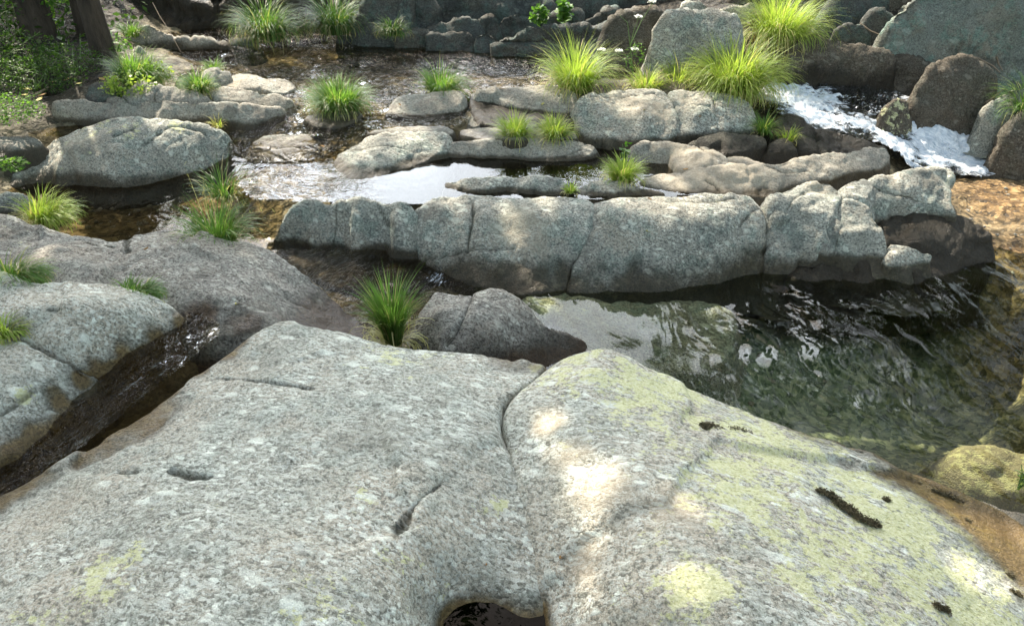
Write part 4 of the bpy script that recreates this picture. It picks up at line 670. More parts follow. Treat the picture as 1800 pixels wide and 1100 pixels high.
def blades(n, base, rad, h, lean=.9, width=.0035, seg=7, dirbias=(0, 0), spread=1., droop=1., seed=1, hvar=.35):
    r = np.random.default_rng(seed)
    a = r.uniform(0, 2*np.pi, n); q = np.sqrt(r.uniform(0, 1, n))
    bx = base[0]+np.cos(a)*q*rad; by = base[1]+np.sin(a)*q*rad*.7
    az = a+r.normal(0, .5, n); out = (.15+q*.85)*spread*np.abs(r.normal(1, .35, n))
    L = h*1.12*(1-hvar+hvar*1.6*r.uniform(0, 1, n)); L *= 1.15-.25*q
    dx = np.cos(az)*out+dirbias[0]; dy = np.sin(az)*out+dirbias[1]
    dl = np.hypot(dx, dy)+1e-6; th0 = np.clip(.12+.35*dl*lean, 0, 1.2); bend = droop*r.uniform(.7, 2.9, n)*np.clip(.5+.75*dl, 0, 1.9)
    ux, uy = dx/dl, dy/dl
    tw = r.uniform(0, np.pi, n)
    sx, sy = -uy*np.cos(tw*.3)+ux*np.sin(tw)*.3, ux*np.cos(tw*.3)+uy*np.sin(tw)*.3
    x = bx.copy(); y = by.copy(); z = np.full(n, float(base[2]))-.02
    w0 = width*r.uniform(.6, 1.3, n); V = []; sh = []
    cur = r.uniform(.3, 1, n); wav = r.normal(0, .28, (n, 2))
    for k in range(seg+1):
        t = k/seg; th = th0+bend*t**1.5; wd = w0*(1-t**1.8)*(.75+.5*min(1, t*3))
        V.append(np.stack([x-sx*wd, y-sy*wd, z], 1)); V.append(np.stack([x+sx*wd, y+sy*wd, z], 1))
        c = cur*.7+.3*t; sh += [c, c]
        st = L/seg; x = x+(np.sin(th)*ux+wav[:, 0]*t*.6)*st; y = y+(np.sin(th)*uy+wav[:, 1]*t*.6)*st; z = z+np.cos(th)*st
    V = np.stack(V, 1).reshape(-1, 3); sh = np.stack(sh, 1).ravel(); m = 2*(seg+1)
    k = np.arange(seg)*2; f = np.stack([k, k+1, k+3, k+2], 1)
    F = (np.arange(n)[:, None, None]*m+f[None]).reshape(-1, 4)
    dry = np.repeat((r.uniform(0, 1, n) < .08).astype(float)*.8, m)*1.
    return V, F, np.clip(sh, 0, 1), dry
def tuft(label, px, py, z, w, h, kind='mid', n=500, cat='grass tuft', group=None, dirbias=(0, 0), dryf=.08, seed=None, stalks=0, width=.0032, lean=.9, droop=1., spread=1., base=None, name='grass_tuft', hvar=.35):
    seed = seed or int(px*7+py); p = W(px, py, z)
    V, F, sh, dry = blades(n, p, w*.2, h*.9, dirbias=dirbias, seed=seed, width=width, lean=lean, droop=droop, spread=spread, hvar=hvar)
    m = len(V)//n; r = np.random.default_rng(seed+1); dry = np.repeat((r.uniform(0, 1, n) < dryf)*r.uniform(.4, 1, n), m)
    o = empty(name, p); tag(o, label, cat, group)
    b = mesh_np('blades', V-p, F, G[kind], o, {'shade': sh, 'dry': dry})
    nd = int(n*.16)+6; V, F, sh, _ = blades(nd, p, w*.26, h*.8, seed=seed+9, width=width, lean=1.5, droop=2.2, spread=1.3)
    mesh_np('dead_blades', V-p, F, G[kind], o, {'shade': sh, 'dry': np.ones(len(V))*.9})
    if stalks:
        V, F, sh, dry = blades(stalks, p, w*.15, h*1.25, lean=.5, seed=seed+5, width=.0016, droop=.5)
        # seed heads: short side bristles near the tip
        VV = [V]; FF = [F]; c = len(V); st = V.reshape(stalks, -1, 3)
        for s_ in st:
            for k in range(8, 15):
                a = s_[k]; d = rng.normal(0, .012, 3)+[0, 0, .012]; q = np.array([a, a+[.002, 0, 0], a+d+[.002, 0, 0], a+d]); VV.append(q); FF.append(np.array([[c, c+1, c+2, c+3]])); c += 4
        V = np.vstack(VV); F = np.vstack(FF)
        mesh_np('seed_stalks', V-p, F, G[kind], o, {'shade': np.ones(len(V)), 'dry': np.ones(len(V))})
    return o
gs = 'sedge tufts growing between the rocks'
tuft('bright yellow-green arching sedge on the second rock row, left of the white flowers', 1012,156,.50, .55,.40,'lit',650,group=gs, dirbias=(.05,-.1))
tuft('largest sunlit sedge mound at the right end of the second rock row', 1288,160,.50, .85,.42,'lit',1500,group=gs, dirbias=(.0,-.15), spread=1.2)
tuft('tall bright green sedge behind the largest mound at the top edge', 1368,75,.66, .75,.44,'lit',1300,group=gs, dirbias=(.15,-.1))
tuft('small straw-tinged tuft beneath the white flowers', 1135,158,.50, .42,.20,'lit',380,group=gs, dryf=.4)
tuft('wide dark green sedge with its foot in the stream left of the smooth slab', 598,192,.42, .62,.26,'mid',1100,group=gs)
tuft('mid-green sedge leaning right at the edge of the far pool', 778,166,.43, .42,.27,'mid',420,group=gs, dirbias=(.25,0))
tuft('low bright tuft in the wet notch, left one of a pair', 905,240,.39, .32,.19,'lit',420,group=gs)
tuft('low bright tuft in the wet notch, right one of a pair', 975,240,.39, .32,.18,'lit',420,group=gs)
tuft('light green tuft with broad-leaved sprig at the end of the mirror pool', 1095,314,.34, .30,.17,'lit',420,group=gs)
tuft('tall green sedge with pale seed stalks left of the front row', 385,428,.30, .42,.28,'mid',380,group=gs, stalks=12)
tuft('thin sedge in the water behind the seed-stalk sedge', 395,345,.20, .35,.26,'dark',150,group=gs, spread=1.3)
tuft('light green sedge combed to the right at the left edge of the stream', 82,388,.30, .36,.22,'lit',480,group=gs, dirbias=(.55,0))
tuft('dark green grass trailing over the slab at the left edge', 30,492,.47, .36,.17,'mid',420,group=gs, dirbias=(.7,-.2), droop=1.3)
tuft('short grass fringe along the back edge of the tapering left slab', 240,520,.43, .34,.12,'mid',330,group=gs, dirbias=(.5,0), droop=1.3)
tuft('small yellowish grass in the crack at the far left', 12,582,.46, .22,.10,'lit',260,group=gs, dirbias=(.4,0), droop=1.3)
tuft('upright green sedge in the gap behind the main foreground slab', 692,598,.13, .20,.33,'mid',460,group=gs, lean=.3, spread=.32, droop=.7)
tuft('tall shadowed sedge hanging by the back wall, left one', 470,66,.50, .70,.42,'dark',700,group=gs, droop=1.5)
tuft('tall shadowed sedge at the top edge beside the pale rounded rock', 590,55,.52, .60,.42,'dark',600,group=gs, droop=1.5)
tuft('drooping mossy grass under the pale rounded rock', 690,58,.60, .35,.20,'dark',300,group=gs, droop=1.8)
tuft('dense green grass patch behind the small cobble on the left', 245,142,.52, .60,.26,'mid',900,group=gs, dirbias=(.3,0))
tuft('short green tuft left of the pinkish stone', 350,158,.52, .36,.17,'mid',420,group=gs)
tuft('tiny light tuft beside the far pool', 375,122,.52, .22,.12,'mid',160,group=gs)
tuft('small upright tuft below the end of the second row', 1342,232,.39, .16,.17,'mid',140,group=gs)
tuft('sparse light sprigs beside the brown wet stones', 1385,243,.38, .22,.12,'lit',70,group=gs)
tuft('green sedge hanging in at the right edge beside the twigs', 1800,200,.38, .42,.32,'mid',300,group=gs, dirbias=(-.3,0))
tuft('thin grass between the log-shaped stone and the oval stone', 1003,334,.33, .14,.07,'lit',90,group=gs)
tuft('dry sprig of grass on the long grey bar', 383,220,.38, .14,.10,'lit',50,group=gs, dryf=.7)
tuft('sedge in front of the tall blue-grey boulder', 1195,150,.50, .5,.26,'lit',260,group=gs)
tuft('short grass clump on the back left boulder', 232,60,.55, .30,.16,'mid',180,group=gs)
# leafy things
def leaves(n, c, rad, size, seed, up=.4, shape=.5):
    r = np.random.default_rng(seed); u = r.normal(0, 1, (n, 3)); u /= np.linalg.norm(u, axis=1)[:, None]
    P = np.array(c)+u*np.array(rad)*r.uniform(.2, 1, (n, 1))**.5
    return leaf_cards(P, size, r, up, shape)
def leaf_cards(P, size, r, up=.4, shape=.5):
    n = len(P)
    d = r.normal(0, 1, (n, 3)); d[:, 2] *= .5; d /= np.linalg.norm(d, axis=1)[:, None]
    nn = r.normal(0, 1, (n, 3)); nn[:, 2] += up*3; s = np.cross(d, nn); s /= np.linalg.norm(s, axis=1)[:, None]+1e-9
    f = np.cross(s, d); sz = size*r.uniform(.55, 1.35, (n, 1)); wd = sz*shape
    V = np.stack([P-d*sz*.5, P+s*wd*.5-d*sz*.05+f*sz*.06, P+d*sz*.5-f*sz*.06, P-s*wd*.5-d*sz*.05+f*sz*.06], 1).reshape(-1, 3)
    k = np.arange(n)[:, None]*4; F = k+np.array([[0, 1, 2, 3]])
    return V, F, np.repeat(r.uniform(0, 1, n), 4)
def tube(pts, rads, seg=8):
    pts = np.array(pts, float); n = len(pts); V = []; up = np.array([.13, .31, .94])
    for i in range(n):
        t = pts[min(i+1, n-1)]-pts[max(i-1, 0)]; t /= np.linalg.norm(t)+1e-9
        a = np.cross(t, up); a /= np.linalg.norm(a)+1e-9; b = np.cross(t, a)
        for k in range(seg):
            an = 2*math.pi*k/seg; V.append(pts[i]+(a*math.cos(an)+b*math.sin(an))*rads[i])
    F = [[i*seg+k, i*seg+(k+1) % seg, (i+1)*seg+(k+1) % seg, (i+1)*seg+k] for i in range(n-1) for k in range(seg)]
    return np.array(V), np.array(F)
def merge(L):
    V = []; F = []; c = 0
    for v, f in L: V.append(v); F.append(f+c); c += len(v)
    return np.vstack(V), np.vstack(F)
def plain(name, col, rough=.8, var=.35, scale=20, bd=.01, stretch=(1, 1, 1)):
    m, t, b = newmat(name); g = N(t); P = g.n('TexCoord').outputs['Object']
    mp = g.n('Mapping'); g.link(P, mp.inputs[0]); mp.inputs['Scale'].default_value = stretch
    n = g.noise(mp.outputs[0], scale, 6, .7)[0]
    c = g.ramp(n, [(.3, tuple(x*(1-var) for x in col)), (.7, tuple(min(1, x*(1+var)) for x in col))])
    g.link(c, b.inputs['Base Color']); b.inputs['Roughness'].default_value = rough; g.link(g.bump(n, 1., bd), b.inputs['Normal']); return m
BARK = plain('bark', (.055, .042, .03), .9, .7, 14, .05, (1, 1, .25)); STEM = plain('green stem', (.13, .22, .06), .6)
TWIG = plain('dry twig', (.22, .17, .12), .8); PETAL = plain('white petals', (.75, .76, .68), .6, .1); SOIL = plain('leaf litter', (.2, .12, .05))
LITTER = plain('fallen leaf', (.40, .23, .08), .7, .5, 60, .002); LITTER2 = plain('fallen yellow leaf', (.52, .46, .14), .7, .4, 60, .002)
MOSS = plain('dark moss', (.12, .10, .05), .95, .7, 160, .01)
# white umbel flowers
p = W(1113, 135, .52); o = empty('flowering_plant', p); tag(o, 'slender stemmed plant with white umbel flowers against the dark rock', 'plant')
heads = [(1122,30),(1057,88),(1088,90),(1115,87),(1146,4)]
def at(px, py, D): d = ray(px, py); t = D/d[1]; return d*t+np.array([0, 0, CAMH])
stems = []; hd = []
mid = at(1107, 75, p[1])-p; top = at(1103, 40, p[1])-p
stems.append(tube([[0,0,0], mid*.5, mid, top], [.005,.004,.003,.002], 5)); stems.append(tube([top, at(1090,28,p[1])-p], [.002,.001], 5))
for i, (hx, hy) in enumerate(heads):
    e = at(hx, hy, p[1]+(i-2)*.03)-p; s0 = mid*(.35 if i in (1,2,3) else .9)
    stems.append(tube([s0, (s0+e)/2+[0,0,.02], e-[0,0,.02]], [.003,.002,.0015], 5)); hd.append(e)
    for k in range(9):
        a = 2*math.pi*k/9; stems.append(tube([e-[0,0,.02], e+[math.cos(a)*.022, math.sin(a)*.022, 0]], [.0008,.0006], 3))
V, F = merge(stems); mesh_np('stem', V, F, STEM, o)
for e in hd:
    r = np.random.default_rng(int(abs(e[0])*1000)); a = r.uniform(0, 6.28, 90); q = np.sqrt(r.uniform(0,1,90))*.030
    P = e+np.stack([np.cos(a)*q, np.sin(a)*q, .008-q*q*8+r.normal(0,.003,90)], 1); V, F, _ = leaf_cards(P, .011, r, 2., 1.); mesh_np('flower_head', V, F, PETAL, o)
V, F, s_ = merge_l = leaves(110, mid*.55+[.02,0,0], (.10,.06,.12), .03, 4, shape=.25); mesh_np('leaves', V, F, G['leaf'], o, {'shade': s_, 'dry': s_*0})
def leafy(label, px, py, z, rad, n, size, kind='leaf', cat='plant', name='leafy_plant', seed=3, shape=.5, group=None, dz=.5, dryv=0):
    p = W(px, py, z); o = empty(name, p); tag(o, label, cat, group); r = np.random.default_rng(seed)
    V, F, s_ = leaves(n, (0, 0, rad[2]*dz), rad, size, seed, shape=shape)
    mesh_np('foliage', V, F, G[kind], o, {'shade': s_, 'dry': s_*0+dryv})
    st = [tube([[0,0,-.03], r.normal(0,.25,3)*rad+[0,0,rad[2]*.4], r.normal(0,.5,3)*rad+[0,0,rad[2]*.9]], [.004,.003,.0015], 4) for _ in range(7)]
    V, F = merge(st); mesh_np('stem', V, F, STEM, o); return o
lg = 'leafy plants on the rocks and bank'
leafy('clump of light green cress leaves on the grey hump at the left', 228,160,.53,(.22,.12,.09),420,.028,seed=1,shape=.8,group=lg,kind='lit')
leafy('light green cress with yellow tips behind the leafy clump', 275,140,.52,(.14,.08,.10),260,.024,seed=2,shape=.8,group=lg,kind='lit')
leafy('sprig of broad leaves rising out of the tuft by the mirror pool', 1100,285,.36,(.05,.03,.09),26,.05,seed=5,shape=.6,group=lg)
leafy('left of two green leaf clusters in the back wall crevice', 948,38,.66,(.09,.05,.09),150,.045,seed=6,shape=.7,group=lg)
leafy('right of two green leaf clusters in the back wall crevice', 993,34,.66,(.07,.05,.12),90,.07,seed=7,shape=.7,group=lg)
leafy('fern-like sprig at the left edge above the small grey stone', 25,295,.30,(.10,.08,.05),80,.04,seed=8,group=lg)
leafy('leafy shrub shoots in front of the dark tree trunk', 90,60,.62,(.18,.12,.32),300,.055,seed=9,shape=.7,group=lg,dz=1.)
leafy('upright shoots with pale leaves beside the second trunk', 145,40,.62,(.14,.1,.28),160,.06,seed=19,shape=.7,group=lg,dz=1.)
leafy('bush of fine leaves covering the left bank in the sun flecks', 20,110,.58,(.45,.25,.16),2200,.022,seed=10,group=lg,kind='crown')  # crown-coloured bank plants, here and below, carry the gloom in their leaf colour
leafy('overhanging brushy growth low on the left bank', 60,150,.52,(.42,.22,.14),2400,.020,seed=11,group=lg,kind='crown')
leafy('ferny growth at the left edge above the dark pool', 10,205,.50,(.28,.18,.10),1100,.020,seed=12,group=lg)
leafy('low green sprays hanging over the dark pool', 120,120,.56,(.30,.20,.12),1100,.02,seed=13,group=lg,kind='crown')
leafy('small yellow-flowered plant at the lower right edge', 1795,850,.19,(.03,.03,.07),30,.018,seed=14,group=lg,kind='lit')
leafy('ferns in the gloom at the upper left corner', 10,40,.72,(.4,.3,.25),900,.04,seed=15,group=lg,kind='crown')
leafy('creeping leaves under the back left boulder', 205,85,.56,(.14,.1,.08),160,.03,seed=16,group=lg)
# ground cover on the bank
r = np.random.default_rng(5); pts = []
while len(pts) < 4200:
    x, y = r.uniform(-5.2, 5.5), r.uniform(3.5, 9.5)
    if x > -2.1 and y < 7.4: continue
    if x < -2 and y < 4.6 and r.uniform() < .8: continue
    if r.uniform() < .4 and x > 0: continue
    if float(fb(x, y)) < .53: continue
    pts.append((x, y, 0))
P = np.array(pts); P[:, 2] = fb(P[:, 0], P[:, 1])+r.uniform(.0, .13, len(P)); V, F, s_ = leaf_cards(P, .075, r, .5)
tag(mesh_np('ground_cover', V, F, G['crown'], attrs={'shade': s_, 'dry': s_*0+(np.repeat(r.uniform(0, 1, len(P)), 4) < .25)*.6}), 'low leafy ground cover on the banks', 'ground cover', kind='stuff')
# ---------------------------------------------------------------- trees; crowns stand over the stream and shade it
LIT = [ # sun flecks seen in the photograph: px, py, z, radius
 (1010,130,.6,.26),(1125,150,.58,.16),(1290,120,.62,.36),(1380,45,.85,.38),(1080,178,.54,.16),(1150,195,.52,.10),(1210,178,.53,.12),(1180,170,.55,.12),(1230,258,.4,.13),(1200,275,.4,.14),(1150,260,.4,.09),(1280,295,.38,.14),(1360,292,.39,.14),(1440,270,.39,.10),
 (1110,355,.34,.05),(1190,352,.34,.12),(1280,345,.35,.12),(1380,335,.37,.08),(1440,322,.38,.12),(1500,325,.37,.10),(1560,320,.37,.10),(1620,318,.37,.11),(1495,372,.32,.05),(1530,385,.30,.05),(1465,350,.35,.05),(1580,335,.33,.09),
 (1790,350,.05,.36),(1720,320,.05,.2),(1800,450,.0,.3),(1700,290,.05,.16),(1640,400,.12,.07),(1790,540,-.2,.22),(1600,250,.2,.12),(1700,240,.18,.15),(1450,190,.36,.1),(1630,130,.6,.05),(1660,95,.7,.05),
 (960,725,.56,.05),(985,760,.59,.07),(1020,800,.6,.07),(1040,830,.6,.05),(1010,870,.55,.05),(1060,890,.6,.06),(1100,860,.62,.04),(1190,900,.64,.06),(1250,1050,.66,.04),(1200,1020,.66,.03),(1050,1010,.55,.05),(1720,1000,.48,.08),(1760,940,.38,.16),(1830,1000,.38,.25),(1730,890,.33,.09),(1640,845,.33,.06),(1780,1060,.45,.08),(1790,830,.0,.22),(1700,820,.0,.1),
 (930,400,.26,.06),(945,365,.32,.05),(330,135,.5,.05),(410,145,.5,.05),(500,160,.45,.04),(30,85,.6,.10),(60,70,.6,.06),(480,110,.42,.2),(440,100,.42,.15),(560,130,.42,.15),(490,215,.37,.1),(560,210,.37,.1),(700,222,.38,.05),(480,390,.15,.06),(440,370,.2,.04),(130,262,.38,.05),(350,50,.6,.03),(340,170,.52,.04),(40,450,.45,.03),(250,60,.6,.04),(620,1000,.6,.02),(700,20,.7,.1),(460,330,.28,.06)]
LITW = np.array([list(W(a, b, c))+[d] for a, b, c, d in LIT])
def shaded(P, scale=1.):
    """True where a leaf's shadow misses every gap in the canopy"""
    ok = np.ones(len(P), bool)
    pj = P-SUNV*((P[:, 2]-.55)/SUNV[2])[:, None]; keepn = fbm(pj*[1, 1, 0], 7., 3, 303) > .13
    for lx, ly, lz, lr in LITW:
        t = (P[:, 2]-lz)/SUNV[2]; q = P-SUNV*t[:, None]
        e = np.hypot(q[:, 0]-lx, q[:, 1]-ly)
        fore = ly < 2.7 and lx < 1.6
        ok &= (e > (lr+.04 if fore else lr*1.2+.085)) | (keepn if fore else False)
    return ok
def tree(label, base, h, trunk_r, crown, n, seed, lean=(0, 0), leaf=.11, gaps=True, cat='tree'):
    """crown: list of (dx, dy, z, rx, ry, rz) clumps around the trunk"""
    r = np.random.default_rng(seed); base = np.array(base, float); o = empty('riverside_tree', base); tag(o, label, cat, 'trees shading the stream')
    k = np.linspace(0, 1, 10); pts = np.stack([lean[0]*h*k+.06*np.sin(k*7+seed), lean[1]*h*k+.06*np.cos(k*5+seed), h*k-.1], 1)
    rr = trunk_r*(1-.75*k); rr[0] *= 1.25; tv, tf = tube(pts, rr, 40); ax_ = np.stack([np.interp(tv[:, 2], pts[:, 2], pts[:, 0]), np.interp(tv[:, 2], pts[:, 2], pts[:, 1]), tv[:, 2]], 1)
    tv = ax_+(tv-ax_)*(1+.22*fbm(tv*[1, 1, .15], 22, 3, seed)[:, None]); L = [(tv, tf)]
    for c in crown:
        c = np.array(c[:3]); a = pts[min(9, max(3, int(9*c[2]/h*.6)))]; m_ = (a+c)/2+r.normal(0, .15, 3)
        L.append(tube([a, m_, c], [trunk_r*.35, trunk_r*.22, trunk_r*.07], 7))
        for _ in range(5):
            L.append(tube([m_, (m_+c)/2+r.normal(0, .3, 3), c+r.normal(0, .5, 3)], [trunk_r*.12, trunk_r*.07, .008], 5))
    V, F = merge(L); mesh_np('trunk', V, F, BARK, o)
    P = []
    per = n//len(crown)
    for c in crown:
        sub = r.normal(0, 1, (26, 3)); sub /= np.linalg.norm(sub, axis=1)[:, None]; sub *= np.array(c[3:])*r.uniform(.3, .95, (26, 1))
        s_ = sub[r.integers(0, 26, per)]; P.append(np.array(c[:3])+s_+r.normal(0, .26, (per, 3)))
    P = np.vstack(P)
    if gaps: P = P[shaded(P+base)]
    V, F, s_ = leaf_cards(P, leaf, r, .3, .75); mesh_np('crown', V, F, G['crown'], o, {'shade': s_, 'dry': s_*0}); return o
p = W(55, 70, .60)
tree('tree with a thick dark leaning trunk on the left bank', (p[0], p[1], .5), 7.5, .115, [(-.6,.5,6.2,1.6,1.4,1.),(.9,.3,6.8,1.5,1.4,.9),(.2,1.6,7.2,1.6,1.4,.9),(-1.8,-.6,5.6,1.4,1.3,.9)], 13000, 1, (.02, .08))
p = W(160, 90, .57)
tree('tree with a slim brown trunk and flared roots on the left bank', (p[0], p[1]+.1, .5), 8., .075, [(.8,.2,6.2,1.5,1.4,.9),(2.0,.5,6.6,1.6,1.5,.9),(1.2,1.6,7.2,1.6,1.4,.9)], 11000, 2, (.05, .02))
tree('second slim trunk beside the root-flared tree', (p[0]-.22, p[1]+.4, .5), 6.5, .07, [(-.4,.3,5.6,1.2,1.1,.8)], 2600, 12, (-.02, .05))
tree('tall tree behind the dark rock face', (-3.4, 9.8, .8), 8., .2, [(.9,-.5,6.4,1.6,1.5,.9),(2.8,-1.0,6.8,1.7,1.5,.8),(4.1,-.4,6.8,1.5,1.5,.8),(2.2,.7,7.6,1.8,1.5,.8)], 15000, 3)
tree('tree behind the back wall of beds', (4.0, 9.8, 1.2), 8.5, .2, [(-3.0,-.2,7.2,1.5,1.5,.8),(-1.4,-1.2,6.8,1.6,1.5,.9),(-.4,.2,5.8,1.6,1.5,1.),(-2.0,.8,7.8,1.7,1.5,.8)], 12000, 4)
tree('leaning tree far back on the left bank', (-4.9, 8.6, .9), 8., .2, [(0,0,6.8,1.7,1.6,1.1),(1.5,-.6,6.0,1.6,1.5,1.),(-1.4,.2,6.2,1.6,1.5,1.),(.8,1.,7.6,1.6,1.4,1.)], 13000, 5)
tree('old tree standing outside the picture on the left bank', (-6.2, 6.2, 1.2), 7., .2, [(1.0,.2,5.4,1.6,1.5,1.),(2.2,.6,5.0,1.4,1.4,.9),(.3,1.2,6.2,1.5,1.4,1.),(1.4,-1.0,4.6,1.3,1.3,.8)], 12000, 9)
tree('broad tree reaching over the near left bank', (-5.4, 4.2, 1.2), 5., .2, [(.6,.3,4.2,1.3,1.5,.8),(1.6,1.4,4.9,1.5,1.4,.8),(0,1.6,5.,1.5,1.5,.9),(1.8,-.4,3.9,1.2,1.2,.7)], 13000, 6, (.1, 0))
# low trees and bushes further back, seen mirrored in the water
for i, (x, y, z, hh) in enumerate([(-7.5,11,2.,5.),(-8.5,13.5,2.,5.5),(5.8,13.,2.,3.4),(4.6,11,2.,4.),(7.,10.5,2.,5.5),(8.5,8,1.6,5.),(1.6,16,2.5,2.6)]):
    t_ = ['ivy-clad', 'bushy', 'slender', 'spreading', 'round-headed', 'dense', 'low'][i]
    tree(t_+' young tree on the slope beyond the stream', (x, y, z), hh, .1, [(0,0,hh*.75,1.3,1.2,hh*.22),(.4,.3,hh*.45,1.4,1.2,hh*.22)], 5000, 20+i, gaps=False, leaf=.15)
# ---------------------------------------------------------------- small things
def stick(label, pix, rad, dz=0):
    P = [W(*q) for q in pix]; V, F = tube(P, np.linspace(rad, rad*.4, len(P)), 6)
    tag(mesh_np('twig', V, F, TWIG), label, 'twig', 'driftwood twigs')
stick('long pale twig lying under the huge boulder', [(1682,93,.60),(1700,97,.60),(1722,104,.60),(1745,116,.56),(1758,128,.52)], .010)
stick('short forked twig near the brown boulder', [(1752,100,.62),(1755,112,.57),(1762,124,.53)], .008)
stick('pale twig leaning at the teal-grey stone', [(1732,182,.40),(1748,170,.44),(1765,156,.50)], .010)
stick('thin bent root between the small dark stones', [(1512,42,.70),(1530,55,.66),(1548,62,.64),(1560,70,.62)], .008)
stick('bare stick slanting into the left pool', [(64,166,.48),(75,160,.50),(86,153,.53)], .012)
stick('thin dead stem crossing in front of the back left boulder', [(268,5,.75),(280,28,.66),(296,52,.58),(318,92,.44)], .004)
stick('pale root arching down at the left edge of the dark pool', [(40,35,.68),(48,50,.66),(66,64,.62)], .006)
def fallen(label, px, py, f, size, mat, z0=.4):
    q = surf_point(ROCKS[f], px, py, z0) if f in ROCKS else W(px, py, z0)
    r = np.random.default_rng(px*3+py); a = r.uniform(0, 6.28); n = 9; V = []; 
    for k in range(n):
        t = k/(n-1); wd = math.sin(math.pi*t)**.8*size*.28
        for s_ in (-1, 0, 1):
            x = (t-.5)*size; y = s_*wd; V.append([x*math.cos(a)-y*math.sin(a), x*math.sin(a)+y*math.cos(a), .006+abs(s_)*.006+.01*t*t])
    F = [[i*3+j, i*3+j+1, i*3+j+4, i*3+j+3] for i in range(n-1) for j in range(2)]
    tag(mesh_np('fallen_leaf', np.array(V)+q, np.array(F), mat), label, 'leaf', 'fallen leaves')
SL = 'broad pale speckled granite slab filling the lower left foreground'
fallen('small orange leaf near the bottom hollow of the rock', 851, 996, SL, .022, LITTER)
fallen('small orange leaf below the joint of the two foreground humps', 986, 984, 'huge yellow-lichened granite hump sloping down to the lower right corner', .02, LITTER)
fallen('brown curled leaf at the rim of the pothole', 858, 1078, SL, .03, LITTER, .37)
fallen('yellow leaf on the wet slab end', 419, 537, 'grey-brown slab behind the left runnel with a rust-brown right end', .035, LITTER2)
fallen('tan leaf on the edge of the awash slab', 567, 260, '', .03, LITTER, .36)
for i, (x, y) in enumerate([(45,170),(75,170),(70,178),(95,147),(140,150),(180,142),(50,160),(120,142)]):
    fallen(['ochre leaf in the litter at the foot of the left bank','rust leaf beside the slanting stick','brown leaf right of the slanting stick','pale leaf above the dark pool','orange-brown leaf behind the long bar','crumpled leaf beside the dark stone','yellowish leaf on the bank edge','tan leaf in the shade of the brush'][i], x, y, '', .06, LITTER if i % 2 else LITTER2, .52)
# pebbles on the bed
def pebbles(label, px0, px1, py0, py1, z, n, s0, s1, mat, group, seed):
    r = np.random.default_rng(seed); u = np.linspace(0, 2*np.pi, 11)[:-1]; 
    for k in range(n):
        q = W(r.uniform(px0, px1), r.uniform(py0, py1), z); q[2] = float(fb(q[0], q[1])); sz = r.uniform(s0, s1)
        V = []; F = []; ax = r.uniform(.6, 1.1, 3)*[1, .8, .5]; ro = r.uniform(0, 3.14)
        for i in range(7):
            th = math.pi*i/6
            for a in u:
                p_ = np.array([math.sin(th)*math.cos(a), math.sin(th)*math.sin(a), math.cos(th)])*ax; p_ *= 1+.16*math.sin(3*a+k)+.1*math.cos(2*th*2+k*2)
                V.append([p_[0]*math.cos(ro)-p_[1]*math.sin(ro), p_[0]*math.sin(ro)+p_[1]*math.cos(ro), p_[2]])
        for i in range(6):
            for j in range(10): F.append([i*10+j, i*10+(j+1) % 10, (i+1)*10+(j+1) % 10, (i+1)*10+j])
        V = np.array(V)*sz*.5; n_ = len(V)
        tag(mesh_np('pebble', V+q, np.array(F), M[mat], attrs={'crack': np.zeros(n_), 'wet': np.full(n_, .3), 'lichen': np.zeros(n_), 'tan': np.full(n_, r.uniform(0, .7))}), label, 'pebble', group)
pebbles('small brown pebble lying on the bed of the left pool', 110, 340, 345, 405, .08, 26, .02, .06, 'warm', 'pebbles under the left pool', 1)
pebbles('small stone on the green bed of the deep right-hand pool', 960, 1350, 540, 690, -.25, 40, .03, .09, 'warm', 'pebbles under the deep pool', 2)
pebbles('small amber stone in the shallows by the right edge', 1690, 1800, 320, 560, .02, 26, .015, .045, 'warm', 'pebbles in the amber shallows', 3)
pebbles('small stone in the shallow overflow', 440, 620, 200, 340, .24, 18, .02, .05, 'warm', 'pebbles in the overflow', 4)
rr_ = np.random.default_rng(77)
for k in range(34):
    px, py = rr_.uniform(20, 1500), rr_.uniform(160, 480)
    for f in ROCKS:
        pass
    zz = .45 if py < 240 else .38 if py < 330 else .33
    q = W(px, py, zz)
    best = None
    for o_ in RINFO:
        if inside(np.array([q[0]]), np.array([q[1]]), o_[1])[0]: best = o_; break
    if best is None: continue
    q2 = surf_point(ROCKS[best[0]], px, py, zz)
    if not inside(np.array([q2[0]]), np.array([q2[1]]), best[1])[0]: continue
    fallen('small dry leaf lying on the rocks of the stream', int(px), int(py), best[0], rr_.uniform(.02, .04), LITTER if k % 3 else LITTER2, zz)
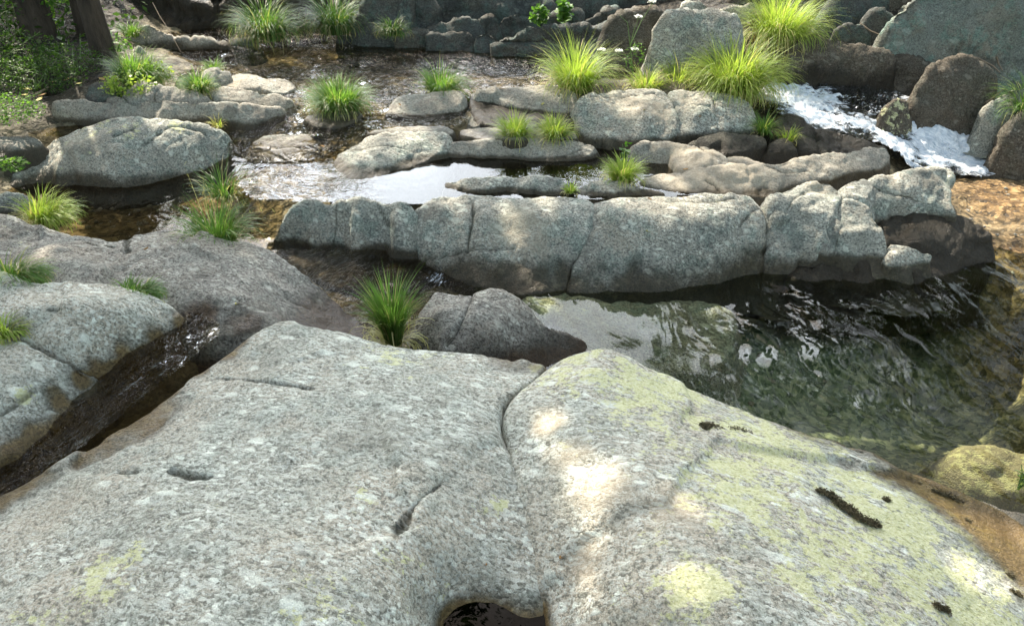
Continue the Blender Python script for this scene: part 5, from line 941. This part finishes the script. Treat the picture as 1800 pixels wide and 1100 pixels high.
# moss cushions in the hollows of the hump
def moss(px, py, L, wd, ang, parent, hf, seed):
    q = surf_point(hf, px, py, .5); r = np.random.default_rng(seed); n = 16; V = []; F = []
    ca, sa = math.cos(ang), math.sin(ang); m_ = 9
    for i in range(n+1):
        t = i/n*2-1; ww = wd*(math.sqrt(max(0, 1-t*t))**.6)*(1+.3*r.normal(0, .5))
        for j in range(m_):
            s_ = j/(m_-1)*2-1; x = t*L; y = s_*ww+.004*r.normal()+.12*L*math.sin(t*3.3+seed); X_, Y_ = q[0]+x*ca-y*sa, q[1]+x*sa+y*ca
            hgt = .005+.008*math.sqrt(max(0, 1-s_*s_))*math.sqrt(max(0, 1-t*t))-.004+.003*r.normal()
            V.append([X_, Y_, float(hf(X_, Y_))+hgt])
    for i in range(n):
        for j in range(m_-1): a = i*m_+j; F.append([a, a+1, a+m_+1, a+m_])
    V = np.array(V); F = np.array(F); pk = V[r.integers(0, len(V), int(1200*L/.05)+40)]+r.normal(0, .0025, (int(1200*L/.05)+40, 3))
    cv, cf, _ = leaf_cards(pk+[0, 0, .002], .006, r, .2, .5); V, F = merge([(V, F), (cv, cf)])
    mesh_np('moss_cushion', V-np.array(parent.location), F, MOSS, parent)
hump = [o for o in C.objects if o.get('label', '').startswith('huge yellow')][0]; hf = ROCKS[hump['label']]
moss(1252, 752, .042, .020, -.1, hump, hf, 1); moss(1300, 760, .042, .016, -.05, hump, hf, 2); moss(1470, 880, .06, .016, -.62, hump, hf, 3); moss(1510, 908, .06, .015, -.6, hump, hf, 4); moss(1558, 880, .010, .007, -.5, hump, hf, 5)
moss(1540, 815, .05, .005, -.5, hump, hf, 6); moss(1660, 872, .05, .006, -.45, hump, hf, 7); moss(1600, 845, .03, .004, -.45, hump, hf, 8); moss(1700, 918, .012, .005, -.5, hump, hf, 9); moss(1775, 1015, .01, .006, 0, hump, hf, 10); moss(1785, 1045, .014, .008, 0, hump, hf, 11); moss(1655, 1070, .02, .004, -.3, hump, hf, 12)
